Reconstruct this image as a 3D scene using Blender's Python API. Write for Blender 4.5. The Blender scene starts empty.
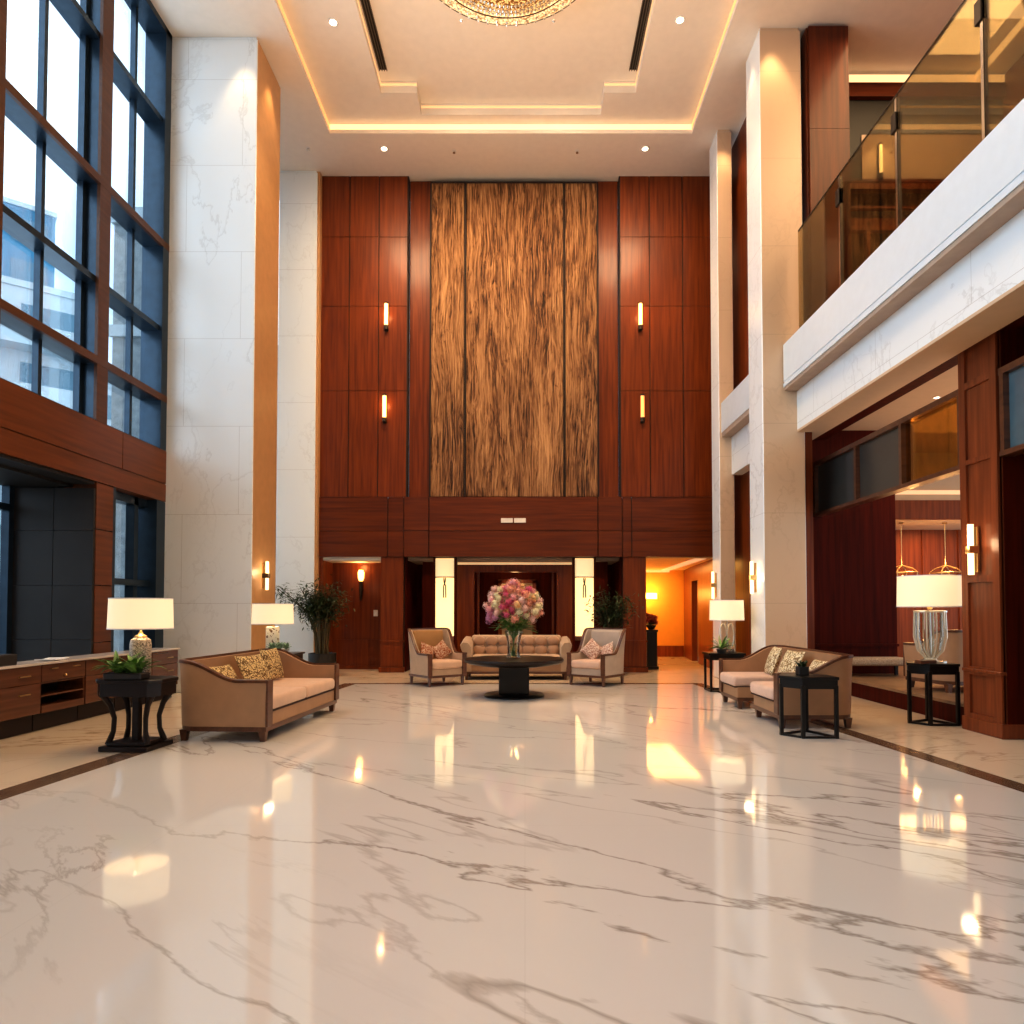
import bpy, bmesh, math, random
from mathutils import Vector, Matrix, noise as mnoise
random.seed(7)
S = bpy.context.scene
COL = S.collection
PI = math.pi
R = math.radians

# ------------------------------------------------------------------ materials
def new_mat(name):
    m = bpy.data.materials.new(name); m.use_nodes = True
    nt = m.node_tree
    return m, nt, nt.nodes, nt.links, nt.nodes['Principled BSDF']

def plain(name, col, rough=0.5, metal=0.0, coat=0.0, spec=0.5, emit=None, es=0.0, vary=0.06, vscale=6.0, sheen=0.0, bump=0.0, bscale=60):
    m, nt, N, L, b = new_mat(name)
    tc = N.new('ShaderNodeTexCoord'); no = N.new('ShaderNodeTexNoise')
    no.inputs['Scale'].default_value = vscale; no.inputs['Detail'].default_value = 4
    L.new(tc.outputs['Object'], no.inputs['Vector'])
    r = N.new('ShaderNodeValToRGB')
    r.color_ramp.elements[0].position = .3; r.color_ramp.elements[1].position = .7
    r.color_ramp.elements[0].color = [c*(1-vary) for c in col[:3]]+[1]
    r.color_ramp.elements[1].color = [min(1, c*(1+vary)) for c in col[:3]]+[1]
    L.new(no.outputs['Fac'], r.inputs['Fac']); L.new(r.outputs['Color'], b.inputs['Base Color'])
    b.inputs['Roughness'].default_value = rough; b.inputs['Metallic'].default_value = metal
    b.inputs['Coat Weight'].default_value = coat; b.inputs['Coat Roughness'].default_value = .08
    b.inputs['Specular IOR Level'].default_value = spec
    b.inputs['Sheen Weight'].default_value = sheen
    if emit:
        b.inputs['Emission Color'].default_value = (*emit, 1); b.inputs['Emission Strength'].default_value = es
    if bump:
        n2 = N.new('ShaderNodeTexNoise'); n2.inputs['Scale'].default_value = bscale; n2.inputs['Detail'].default_value = 3
        L.new(tc.outputs['Object'], n2.inputs['Vector'])
        bp = N.new('ShaderNodeBump'); bp.inputs['Strength'].default_value = bump; bp.inputs['Distance'].default_value = .01
        L.new(n2.outputs['Fac'], bp.inputs['Height']); L.new(bp.outputs['Normal'], b.inputs['Normal'])
    return m

def wood(name, dark, light, rough=.3, coat=.35, axis='Z', scale=1.0, spec=.5):
    m, nt, N, L, b = new_mat(name)
    tc = N.new('ShaderNodeTexCoord'); mp = N.new('ShaderNodeMapping')
    s = {'X': (.35, 7, 7), 'Y': (7, .35, 7), 'Z': (7, 7, .35)}[axis]
    mp.inputs['Scale'].default_value = [v*scale for v in s]
    L.new(tc.outputs['Object'], mp.inputs['Vector'])
    no = N.new('ShaderNodeTexNoise'); no.inputs['Scale'].default_value = 2.2; no.inputs['Detail'].default_value = 6; no.inputs['Distortion'].default_value = .4
    L.new(mp.outputs['Vector'], no.inputs['Vector'])
    r = N.new('ShaderNodeValToRGB'); e = r.color_ramp.elements
    e[0].position = .28; e[1].position = .75; e[0].color = (*dark, 1); e[1].color = (*light, 1)
    L.new(no.outputs['Fac'], r.inputs['Fac'])
    L.new(r.outputs['Color'], b.inputs['Base Color'])
    b.inputs['Roughness'].default_value = rough
    b.inputs['Coat Weight'].default_value = coat; b.inputs['Coat Roughness'].default_value = .12
    b.inputs['Specular IOR Level'].default_value = spec
    return m

def marble(name, base, vein, rough, scale=1.0, joints=None, amount=1.0, rot=-.6, stretch=3.3):
    m, nt, N, L, b = new_mat(name)
    tc = N.new('ShaderNodeTexCoord')
    mp = N.new('ShaderNodeMapping'); mp.vector_type = 'TEXTURE'; mp.inputs['Rotation'].default_value = (0, 0, rot)
    mp.inputs['Scale'].default_value = (stretch/scale, 1.0/scale, 1.7/scale)
    L.new(tc.outputs['Object'], mp.inputs['Vector'])
    def noise(sc, detail, dist, off, rough_=.55):
        add = N.new('ShaderNodeVectorMath'); add.operation = 'ADD'; add.inputs[1].default_value = (off, off*.7, off*.3)
        L.new(mp.outputs['Vector'], add.inputs[0])
        n = N.new('ShaderNodeTexNoise'); n.inputs['Scale'].default_value = sc; n.inputs['Detail'].default_value = detail
        n.inputs['Roughness'].default_value = rough_; n.inputs['Distortion'].default_value = dist
        L.new(add.outputs[0], n.inputs['Vector']); return n.outputs['Fac']
    def math_(op, a, bb=None):
        x = N.new('ShaderNodeMath'); x.operation = op
        for i, v in enumerate((a, bb)):
            if v is None: continue
            if isinstance(v, (float, int)): x.inputs[i].default_value = v
            else: L.new(v, x.inputs[i])
        return x.outputs[0]
    def rng(v, a0, a1, b0, b1):
        mr = N.new('ShaderNodeMapRange'); L.new(v, mr.inputs['Value'])
        for k, q in zip(('From Min', 'From Max', 'To Min', 'To Max'), (a0, a1, b0, b1)): mr.inputs[k].default_value = q
        return mr.outputs[0]
    def lines(sc, detail, dist, width, off, mult=1.0, rough_=.55):
        n = noise(sc, detail, dist, off, rough_)
        if mult != 1: n = math_('FRACT', math_('MULTIPLY', n, float(mult)))
        return rng(math_('ABSOLUTE', math_('SUBTRACT', n, .5)), 0, width, 1, 0)
    def mask(sc, lo, hi, off): return rng(noise(sc, 2, 0, off), lo, hi, 0, 1)
    v = math_('MULTIPLY', math_('MULTIPLY', lines(.40, 8, .25, .040, 3.1, 8, .5), mask(.42, .50, .62, 11.)), .62*amount)
    v = math_('MAXIMUM', v, math_('MULTIPLY', math_('MULTIPLY', lines(.75, 8, .35, .009, 17.3, 1, .58), mask(.5, .40, .58, 5.)), .8*amount))
    v = math_('MAXIMUM', v, math_('MULTIPLY', math_('MULTIPLY', lines(1.5, 9, .5, .06, 29.3, 5, .6), mask(.8, .56, .70, 21.)), .5*amount))
    v = math_('MAXIMUM', v, math_('MULTIPLY', math_('MULTIPLY', lines(.85, 9, .3, .028, 51.7, 5, .52), mask(.45, .36, .54, 63.)), .42*amount))
    v = math_('MAXIMUM', v, math_('MULTIPLY', mask(.7, .45, .85, 40.), .13*amount))
    mix = N.new('ShaderNodeMix'); mix.data_type = 'RGBA'
    mix.inputs[6].default_value = (*base, 1); mix.inputs[7].default_value = (*vein, 1)
    L.new(v, mix.inputs[0])
    out = mix.outputs[2]
    if joints:
        sx = N.new('ShaderNodeSeparateXYZ'); L.new(tc.outputs['Object'], sx.inputs[0])
        cb = N.new('ShaderNodeCombineXYZ')
        if joints[0] == 'wall':
            L.new(math_('ADD', sx.outputs[0], sx.outputs[1]), cb.inputs[0]); L.new(sx.outputs[2], cb.inputs[1])
        else:
            L.new(sx.outputs[0], cb.inputs[0]); L.new(sx.outputs[1], cb.inputs[1])
        br = N.new('ShaderNodeTexBrick'); br.offset = joints[3]
        br.inputs['Scale'].default_value = 1; br.inputs['Brick Width'].default_value = joints[1]; br.inputs['Row Height'].default_value = joints[2]
        br.inputs['Mortar Size'].default_value = joints[4]; br.inputs['Mortar Smooth'].default_value = 0
        L.new(cb.outputs[0], br.inputs['Vector'])
        m2 = N.new('ShaderNodeMix'); m2.data_type = 'RGBA'; m2.blend_type = 'MULTIPLY'
        L.new(math_('MULTIPLY', br.outputs['Fac'], float(joints[5])), m2.inputs[0]); L.new(out, m2.inputs[6]); m2.inputs[7].default_value = (.35, .3, .26, 1)
        out = m2.outputs[2]
    L.new(out, b.inputs['Base Color']); b.inputs['Roughness'].default_value = rough
    return m

def emis(name, col, s, diffuse=None):
    m, nt, N, L, b = new_mat(name)
    b.inputs['Base Color'].default_value = (*(diffuse or col), 1); b.inputs['Roughness'].default_value = .6
    b.inputs['Emission Color'].default_value = (*col, 1); b.inputs['Emission Strength'].default_value = s
    return m

def glass(name, tint=(1, 1, 1), refl=1.0, rough=0.0, ior=1.45):
    m, nt, N, L, b = new_mat(name); N.remove(b)
    tr = N.new('ShaderNodeBsdfTransparent'); tr.inputs['Color'].default_value = (*tint, 1)
    gl = N.new('ShaderNodeBsdfGlossy'); gl.inputs['Roughness'].default_value = rough
    fr = N.new('ShaderNodeFresnel'); fr.inputs['IOR'].default_value = ior
    mu = N.new('ShaderNodeMath'); mu.operation = 'MULTIPLY'; mu.inputs[1].default_value = refl; L.new(fr.outputs[0], mu.inputs[0])
    mi = N.new('ShaderNodeMixShader'); L.new(mu.outputs[0], mi.inputs[0]); L.new(tr.outputs[0], mi.inputs[1]); L.new(gl.outputs[0], mi.inputs[2])
    L.new(mi.outputs[0], N['Material Output'].inputs['Surface'])
    return m

def pattern(name, cols, scale, rough=.8, kind='leopard', bump=.2):
    m, nt, N, L, b = new_mat(name)
    tc = N.new('ShaderNodeTexCoord')
    no = N.new('ShaderNodeTexNoise'); no.inputs['Scale'].default_value = scale*.5; L.new(tc.outputs['Object'], no.inputs['Vector'])
    mixv = N.new('ShaderNodeMix'); mixv.data_type = 'RGBA'; mixv.inputs[0].default_value = .12
    L.new(tc.outputs['Object'], mixv.inputs[6]); L.new(no.outputs['Color'], mixv.inputs[7])
    vo = N.new('ShaderNodeTexVoronoi'); vo.inputs['Scale'].default_value = scale
    if kind == 'leopard': vo.feature = 'DISTANCE_TO_EDGE'
    L.new(mixv.outputs[2], vo.inputs['Vector'])
    r = N.new('ShaderNodeValToRGB'); r.color_ramp.interpolation = 'CONSTANT' if kind != 'soft' else 'LINEAR'
    e = r.color_ramp.elements
    for i, (p, c) in enumerate(cols):
        if i < 2: el = e[i]; el.position = p
        else: el = e.new(p)
        el.color = (*c, 1)
    L.new(vo.outputs['Distance'] , r.inputs['Fac'])
    L.new(r.outputs['Color'], b.inputs['Base Color']); b.inputs['Roughness'].default_value = rough
    if bump:
        bp = N.new('ShaderNodeBump'); bp.inputs['Strength'].default_value = bump; bp.inputs['Distance'].default_value = .01
        L.new(vo.outputs['Distance'], bp.inputs['Height']); L.new(bp.outputs['Normal'], b.inputs['Normal'])
    return m

def relief_wood(name):
    m, nt, N, L, b = new_mat(name)
    tc = N.new('ShaderNodeTexCoord')
    def nz(vec, sc, det, ro=.55, dist=0):
        n = N.new('ShaderNodeTexNoise'); n.inputs['Scale'].default_value = sc; n.inputs['Detail'].default_value = det
        n.inputs['Roughness'].default_value = ro; n.inputs['Distortion'].default_value = dist; L.new(vec, n.inputs['Vector']); return n
    def mapp(vec, sc):
        q = N.new('ShaderNodeMapping'); q.inputs['Scale'].default_value = sc; L.new(vec, q.inputs['Vector']); return q.outputs['Vector']
    warp = nz(mapp(tc.outputs['Object'], (.9, .9, .33)), 1.0, 3, .5)
    mv = N.new('ShaderNodeMix'); mv.data_type = 'RGBA'; mv.blend_type = 'ADD'; mv.inputs[0].default_value = .42
    L.new(tc.outputs['Object'], mv.inputs[6]); L.new(warp.outputs['Color'], mv.inputs[7])
    vec = mv.outputs[2]
    fine = nz(mapp(vec, (24, 24, 1.5)), 1.0, 6, .62, .5)
    mid = nz(mapp(vec, (6, 6, .42)), 1.0, 4, .55, .4)
    big = nz(mapp(vec, (1.0, 1.0, .22)), 1.0, 2)
    wv = N.new('ShaderNodeTexWave'); wv.bands_direction = 'X'; wv.inputs['Scale'].default_value = 5.2; wv.inputs['Distortion'].default_value = 5.5
    wv.inputs['Detail'].default_value = 3; wv.inputs['Detail Scale'].default_value = 1.2; L.new(mapp(vec, (1, 1, .13)), wv.inputs['Vector'])
    def mad(a, k, c):
        q = N.new('ShaderNodeMath'); q.operation = 'MULTIPLY_ADD'; L.new(a, q.inputs[0]); q.inputs[1].default_value = k
        if isinstance(c, float): q.inputs[2].default_value = c
        else: L.new(c, q.inputs[2])
        return q.outputs[0]
    crk = nz(mapp(vec, (3.2, 3.2, .26)), 1.0, 5, .6, .8)
    def m1(op, a, k=None):
        q = N.new('ShaderNodeMath'); q.operation = op; L.new(a, q.inputs[0])
        if k is not None: q.inputs[1].default_value = k
        return q.outputs[0]
    cr = N.new('ShaderNodeMapRange'); cr.inputs['From Max'].default_value = .022; cr.inputs['To Min'].default_value = -.10; cr.inputs['To Max'].default_value = 0
    L.new(m1('ABSOLUTE', m1('SUBTRACT', crk.outputs['Fac'], .5)), cr.inputs['Value'])
    cr2 = N.new('ShaderNodeMapRange'); cr2.inputs['From Max'].default_value = .012; cr2.inputs['To Min'].default_value = -.07; cr2.inputs['To Max'].default_value = 0
    L.new(m1('ABSOLUTE', m1('SUBTRACT', mid.outputs['Fac'], .53)), cr2.inputs['Value'])
    ca = N.new('ShaderNodeMath'); ca.operation = 'ADD'; L.new(cr.outputs[0], ca.inputs[0]); L.new(cr2.outputs[0], ca.inputs[1])
    h0 = mad(wv.outputs['Fac'], .06, mad(mid.outputs['Fac'], .34, mad(fine.outputs['Fac'], .74, -.09)))
    hh = N.new('ShaderNodeMath'); hh.operation = 'ADD'; L.new(h0, hh.inputs[0]); L.new(ca.outputs[0], hh.inputs[1]); h = hh.outputs[0]
    v = mad(big.outputs['Fac'], .26, mad(h, 1.0, -.12))
    r = N.new('ShaderNodeValToRGB'); e = r.color_ramp.elements
    e[0].position = .31; e[0].color = (.030, .012, .005, 1); e[1].position = .66; e[1].color = (.54, .305, .14, 1)
    k = e.new(.40); k.color = (.15, .062, .023, 1); k = e.new(.49); k.color = (.31, .152, .062, 1)
    L.new(v, r.inputs['Fac']); L.new(r.outputs['Color'], b.inputs['Base Color'])
    b.inputs['Roughness'].default_value = .5; b.inputs['Specular IOR Level'].default_value = .3
    bp = N.new('ShaderNodeBump'); bp.inputs['Strength'].default_value = 1; bp.inputs['Distance'].default_value = .08
    L.new(h, bp.inputs['Height']); L.new(bp.outputs['Normal'], b.inputs['Normal'])
    return m

M = {}
M['wood'] = wood('red_mahogany', (.100, .018, .003), (.235, .050, .007), .33, .10, spec=.3)
M['wood_x'] = wood('red_mahogany_across', (.078, .015, .003), (.17, .036, .006), .33, .10, 'X', spec=.3)
M['wood_y'] = wood('brown_wood_along', (.105, .029, .008), (.19, .053, .014), .35, .1, 'Y', spec=.3)
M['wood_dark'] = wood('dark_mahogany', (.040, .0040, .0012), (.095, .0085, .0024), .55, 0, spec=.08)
M['wood_lounge'] = wood('lounge_orange_wood', (.16, .035, .006), (.34, .080, .014), .4, 0, spec=.2)
M['ceiling_tan'] = plain('tan_lounge_ceiling', (.62, .44, .29), .85, vary=.02)
M['wood_pier'] = wood('reddish_pier_wood', (.15, .036, .011), (.29, .075, .023), .36, .1, spec=.3)
M['wood_deep'] = wood('deep_red_mahogany', (.060, .010, .002), (.135, .026, .0045), .35, .1, spec=.25)
M['groove'] = plain('shadow_gap', (.018, .006, .003), .7)
M['relief'] = relief_wood('carved_wood')
M['marble_floor'] = marble('polished_marble', (.765, .742, .722), (.31, .26, .225), .055, .62, ('floor', 2.4, 2.4, 0, .002, .10), 1.0, -.62)
M['marble_floor'].node_tree.nodes['Principled BSDF'].inputs['Specular IOR Level'].default_value = .95
M['marble_border'] = marble('beige_border_marble', (.80, .68, .54), (.42, .31, .22), .10, .7, ('floor', 1.2, 1.2, 0, .003, .25), 1.0, .3)
M['marble_wall'] = marble('white_wall_marble', (.84, .87, .88), (.52, .52, .51), .25, .8, ('wall', 2.05, 1.62, .5, .004, .35), .45, .9)
M['warm_lit_front'] = marble('painted_warm_light_marble', (.66, .49, .34), (.48, .33, .21), .3, .8, ('wall', 2.05, 1.62, .5, .004, .3), .4, .9)  # pillar fronts: warm interior light put into the marble colour
M['warm_shade_side'] = plain('painted_warm_shade', (.56, .335, .165), .4, vary=.05)  # pillar sides away from daylight: warm shade put into the colour
M['strip'] = plain('dark_inlay_stone', (.155, .098, .064), .18, vary=.3, vscale=9)
M['ceiling'] = plain('warm_ceiling_paint', (.84, .77, .69), .85, vary=.02)
M['fascia'] = plain('white_fascia_stone', (.66, .72, .775), .35, vary=.02)
M['taupe'] = plain('taupe_soffit', (.42, .32, .25), .7)
M['cove'] = emis('cove_light', (1, .68, .36), 1.15)
M['cove_side'] = emis('side_cove_light', (1, .62, .28), .5)
M['soft_glow'] = emis('soft_cove_and_step_glow', (1, .70, .40), .42)
M['frame_blue'] = plain('blue_black_metal', (.026, .047, .072), .28, .5, vary=.15)
M['frame_brown'] = wood('brown_metal_cladding', (.075, .026, .010), (.115, .042, .016), .4, .05, 'Y', spec=.3)
M['pane'] = glass('window_glass', (.95, .98, 1), .3)
M['pane_tint'] = glass('bronze_glass', (.78, .71, .54), .55, 0.0, 1.5)
M['pane_amber'] = glass('amber_glass', (.80, .60, .30), .5)
M['pane_dark'] = plain('smoked_glass', (.05, .05, .045), .28, 0, .5, vary=.15, vscale=1.5)
M['pane_blue'] = plain('blue_grey_glass', (.10, .16, .19), .2, 0, .4)
M['charcoal'] = plain('charcoal_panel', (.036, .030, .027), .42, 0, 0, .3, vary=.12, vscale=2)
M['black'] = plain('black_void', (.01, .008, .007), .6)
M['black_lacquer'] = plain('black_lacquer', (.007, .005, .0045), .3, 0, .1, .3)
M['dark_wood'] = wood('dark_table_wood', (.009, .0045, .003), (.022, .011, .008), .35, .05, 'X', spec=.3)
M['trim_wood'] = wood('walnut_trim', (.085, .032, .016), (.17, .065, .03), .3, .3, 'X')
M['tan'] = plain('tan_leather', (.42, .245, .135), .5, 0, .05, vary=.06, bump=.12, bscale=140)
M['tan_seat'] = plain('peach_seat_fabric', (.66, .45, .32), .7, vary=.05, sheen=.2, bump=.15, bscale=200)
M['pink_seat'] = plain('blush_seat_fabric', (.70, .50, .40), .7, vary=.05, sheen=.2, bump=.15, bscale=200)
M['beige'] = plain('beige_upholstery', (.50, .36, .25), .75, vary=.06, sheen=.2, bump=.15, bscale=180)
M['chair_back'] = plain('ochre_chair_fabric', (.45, .25, .10), .7, vary=.05, bump=.1, bscale=180)
M['chair_grey'] = plain('greige_chair_fabric', (.52, .43, .36), .75, vary=.05, bump=.1, bscale=180)
M['piping'] = plain('dark_piping', (.05, .02, .012), .6)
M['leopard'] = pattern('leopard_cushion', [(0, (.17, .09, .03)), (.10, (.74, .58, .30)), (.30, (.52, .33, .12))], 24, kind='leopard')
M['leopard_pale'] = pattern('pale_spotted_cushion', [(0, (.30, .19, .08)), (.08, (.82, .72, .50)), (.32, (.62, .45, .2))], 20, kind='leopard')
M['geo_red'] = pattern('rust_patterned_cushion', [(0, (.60, .46, .34)), (.08, (.36, .12, .05)), (.3, (.26, .08, .03))], 22, kind='leopard')
M['geo_pink'] = pattern('mauve_patterned_cushion', [(0, (.78, .66, .56)), (.09, (.42, .22, .17)), (.3, (.5, .30, .24))], 26, kind='leopard')
M['tuft'] = plain('tufted_velvet', (.42, .26, .165), .65, vary=.08, sheen=.5)
M['shade'] = emis('lit_lamp_shade', (1, .79, .47), .70, (.50, .45, .36))
M['shade_band'] = emis('lit_drum_shade', (1, .74, .40), .72, (.6, .5, .35))
M['brass'] = plain('brushed_brass', (.62, .42, .19), .3, .9)
M['bronze'] = plain('dark_bronze', (.06, .042, .03), .4, .6)
M['chrome'] = plain('polished_steel', (.65, .62, .58), .18, 1)
M['mosaic'] = pattern('mosaic_lamp_base', [(0, (.12, .075, .045)), (.09, (.72, .62, .50)), (.22, (.45, .30, .18)), (.33, (.78, .72, .62))], 38, .3, 'leopard', .4)
M['filigree'] = pattern('pierced_ivory', [(0, (.80, .76, .66)), (.2, (.16, .09, .05)), (.6, (.10, .06, .04))], 17, .35, 'leopard', .3)
M['crystal'] = glass('clear_crystal', (.95, .94, .90), .8, .04, 1.45)
M['crystal_lit'] = plain('cut_crystal', (.62, .55, .45), .08, .5, 1, emit=(1, .8, .5), es=.10)
M['leaf'] = plain('plant_leaf', (.10, .22, .04), .45, vary=.45, vscale=14)
M['leaf_dark'] = plain('dark_plant_leaf', (.034, .062, .018), .5, vary=.5, vscale=14)
M['leaf_pale'] = plain('pale_succulent', (.26, .38, .26), .5, vary=.4, vscale=25)
M['stem'] = plain('stem', (.10, .075, .03), .6)
M['pot_dark'] = plain('dark_planter', (.022, .020, .019), .4)
M['pot_white'] = plain('white_ceramic', (.70, .66, .58), .3)
M['soil'] = plain('soil', (.03, .02, .012), .9)
M['tube'] = emis('sconce_tube', (1, .76, .42), 1.9)
M['tube_warm'] = emis('amber_sconce_tube', (1, .55, .17), 4.5)
M['litpanel'] = emis('backlit_panel', (1, .72, .34), 1.05, (.9, .75, .5))
M['downlight'] = emis('downlight_lens', (1, .86, .62), 7)
M['white'] = plain('white_plate', (.78, .74, .70), .4)
M['worktop'] = plain('pale_stone_top', (.62, .56, .52), .2)
M['paper'] = plain('white_paper', (.8, .8, .8), .7)
M['cabinet'] = wood('cabinet_veneer', (.085, .026, .010), (.165, .055, .022), .25, .3, 'Y')
M['amber_wall'] = plain('amber_plaster', (.80, .44, .10), .7, vary=.03)
M['amber_ceil'] = plain('corridor_ceiling', (.85, .65, .35), .8)
M['rug'] = pattern('speckled_rug', [(0, (.36, .27, .19)), (.12, (.52, .42, .31)), (.3, (.30, .22, .15))], 30, .95, 'leopard', .1)
M['platform'] = plain('platform_stone', (.27, .165, .09), .35, vary=.2, vscale=5)
M['vent'] = plain('slot_vent', (.13, .10, .075), .7)
M['tower'] = plain('blue_glazed_tower', (.045, .25, .40), .5, vary=.1, vscale=.3)
M['facade'] = plain('pale_render', (.58, .66, .70), .8, vary=.04)
M['facade_grey'] = plain('speckled_grey_stone', (.36, .40, .42), .9, vary=.25, vscale=5, bump=.3)
M['win_far'] = plain('far_window', (.13, .27, .36), .3)
M['chand'] = pattern('chandelier_crystal', [(0, (.25, .12, .03)), (.06, (.85, .62, .28)), (.2, (1, .85, .55))], 9, .2, 'leopard', .5)

def chand_mat(name, strength, hi=(1, .66, .28, 1), lo=(.16, .06, .012, 1), p=.62):
    m, nt, N, L, b = new_mat(name)
    tc = N.new('ShaderNodeTexCoord'); vo = N.new('ShaderNodeTexVoronoi'); vo.inputs['Scale'].default_value = 26
    L.new(tc.outputs['Object'], vo.inputs['Vector'])
    r = N.new('ShaderNodeValToRGB'); e = r.color_ramp.elements
    e[0].position = .25; e[0].color = hi; e[1].position = p; e[1].color = lo
    L.new(vo.outputs['Distance'], r.inputs['Fac']); L.new(r.outputs['Color'], b.inputs['Base Color']); L.new(r.outputs['Color'], b.inputs['Emission Color'])
    b.inputs['Emission Strength'].default_value = strength; b.inputs['Roughness'].default_value = .1
    return m
M['chand_lit'] = chand_mat('lit_crystal_strands', .65)
M['chand_ring'] = chand_mat('lit_crystal_band', .72, (1, .80, .50, 1), (.30, .15, .04, 1), .85)

# ------------------------------------------------------------------ mesh helpers
def box(bm, x0, x1, y0, y1, z0, z1, bev=0.0, seg=2, mat=None):
    r = bmesh.ops.create_cube(bm, size=1)
    vs = r['verts']
    for v in vs:
        v.co = Vector((x0+(v.co.x+.5)*(x1-x0), y0+(v.co.y+.5)*(y1-y0), z0+(v.co.z+.5)*(z1-z0)))
    if bev:
        es = list({e for v in vs for e in v.link_edges})
        rr = bmesh.ops.bevel(bm, geom=es, offset=bev, segments=seg, profile=.5, affect='EDGES', clamp_overlap=True)
        vs = list({v for f in rr['faces'] for v in f.verts} | {v for v in vs if v.is_valid})
    if mat is not None:
        for v in vs: v.co = mat @ v.co
    return vs

def prism(bm, pts, z0, z1, bev=0, seg=2):
    bot = [bm.verts.new((x, y, z0)) for x, y in pts]; top = [bm.verts.new((x, y, z1)) for x, y in pts]
    fs = [bm.faces.new(bot[::-1]), bm.faces.new(top)]
    n = len(pts)
    for i in range(n): fs.append(bm.faces.new((bot[i], bot[(i+1) % n], top[(i+1) % n], top[i])))
    if bev:
        es = list({e for f in fs for e in f.edges})
        bmesh.ops.bevel(bm, geom=es, offset=bev, segments=seg, profile=.5, affect='EDGES', clamp_overlap=True)

def tube(bm, pts, r, n=8, cap=True):
    pts = [Vector(p) for p in pts]; rs = r if isinstance(r, (list, tuple)) else [r]*len(pts)
    rings = []
    for i, p in enumerate(pts):
        t = (pts[min(i+1, len(pts)-1)]-pts[max(i-1, 0)]).normalized()
        a = t.orthogonal().normalized() if abs(t.z) < .95 else Vector((1, 0, 0))
        a = (a - t*a.dot(t)).normalized()
        if i and rings:
            a = (prev - t*prev.dot(t)).normalized()
        prev = a; b = t.cross(a)
        rings.append([bm.verts.new(p+(a*math.cos(2*PI*k/n)+b*math.sin(2*PI*k/n))*rs[i]) for k in range(n)])
    for i in range(len(rings)-1):
        for k in range(n):
            bm.faces.new((rings[i][k], rings[i][(k+1) % n], rings[i+1][(k+1) % n], rings[i+1][k]))
    if cap:
        bm.faces.new(rings[0][::-1]); bm.faces.new(rings[-1])

def lathe(bm, prof, n=32, center=(0, 0, 0), cap=True):
    rings = []
    cx, cy, cz = center
    for r, z in prof:
        rings.append([bm.verts.new((cx+r*math.cos(2*PI*k/n), cy+r*math.sin(2*PI*k/n), cz+z)) for k in range(n)])
    for i in range(len(rings)-1):
        for k in range(n):
            bm.faces.new((rings[i][k], rings[i][(k+1) % n], rings[i+1][(k+1) % n], rings[i+1][k]))
    if cap:
        bm.faces.new(rings[0][::-1]); bm.faces.new(rings[-1])

def ico(bm, c, r, sub=1, sq=(1, 1, 1), jit=0):
    rr = bmesh.ops.create_icosphere(bm, subdivisions=sub, radius=1)
    for v in rr['verts']:
        f = 1+random.uniform(-jit, jit)
        v.co = Vector((c[0]+v.co.x*r*sq[0]*f, c[1]+v.co.y*r*sq[1]*f, c[2]+v.co.z*r*sq[2]*f))

def quad(bm, a, b, c, d):
    bm.faces.new([bm.verts.new(p) for p in (a, b, c, d)])

def blade(bm, base, az, length, width, rise, droop, seg=5):
    d = Vector((math.cos(az), math.sin(az), 0)); side = Vector((-math.sin(az), math.cos(az), 0))
    prev = None
    for i in range(seg+1):
        t = i/seg
        p = Vector(base)+d*length*t+Vector((0, 0, rise*t-droop*t*t))
        w = width*(math.sin(PI*min(1, t*.85+.13)))*.5
        l = bm.verts.new(p-side*w+Vector((0, 0, w*.35))); m_ = bm.verts.new(p); r_ = bm.verts.new(p+side*w+Vector((0, 0, w*.35)))
        if prev:
            bm.faces.new((prev[0], prev[1], m_, l)); bm.faces.new((prev[1], prev[2], r_, m_))
        prev = (l, m_, r_)

def leaf(bm, p, d, length, width):
    d = Vector(d).normalized(); s = d.cross(Vector((random.uniform(-.4, .4), random.uniform(-.4, .4), 1))).normalized()
    p = Vector(p)
    a = bm.verts.new(p); b = bm.verts.new(p+d*length*.45+s*width*.5); c = bm.verts.new(p+d*length); e = bm.verts.new(p+d*length*.45-s*width*.5)
    bm.faces.new((a, b, c, e))

def link(name, bm, mat, parent=None, smooth=False, recalc=True, angle=40):
    if recalc: bmesh.ops.recalc_face_normals(bm, faces=bm.faces)
    me = bpy.data.meshes.new(name); bm.to_mesh(me); bm.free()
    me.materials.append(M[mat] if isinstance(mat, str) else mat)
    if smooth:
        for p in me.polygons: p.use_smooth = True
        try: me.set_sharp_from_angle(angle=R(angle))
        except Exception: pass
    o = bpy.data.objects.new(name, me); COL.objects.link(o)
    if parent: o.parent = parent
    return o

def B(): return bmesh.new()
def part(name, mat, parent, fn, smooth=False, angle=40):
    bm = B(); fn(bm); return link(name, bm, mat, parent, smooth, angle=angle)

def tag(o, label, cat, group=None):
    o['label'] = label; o['category'] = cat
    if group: o['group'] = group
    return o
def thing(name, label, cat, loc=(0, 0, 0), rz=0.0, group=None):
    o = bpy.data.objects.new(name, None); COL.objects.link(o); o.empty_display_size = .1
    o.location = loc; o.rotation_euler = (0, 0, rz); return tag(o, label, cat, group)
def struct(name, bm, mat, parent=None):
    o = link(name, bm, mat, parent)
    if parent is None: o['kind'] = 'structure'
    return o
def dup(root, loc, rz=None, label=None, group=None):
    r = root.copy(); COL.objects.link(r); r.location = loc
    if rz is not None: r.rotation_euler = (0, 0, rz)
    if label: r['label'] = label
    if group: r['group'] = group
    def rec(src, dst):
        for ch in list(src.children):
            c = ch.copy(); COL.objects.link(c); c.parent = dst; rec(ch, c)
    rec(root, r); return r

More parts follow.
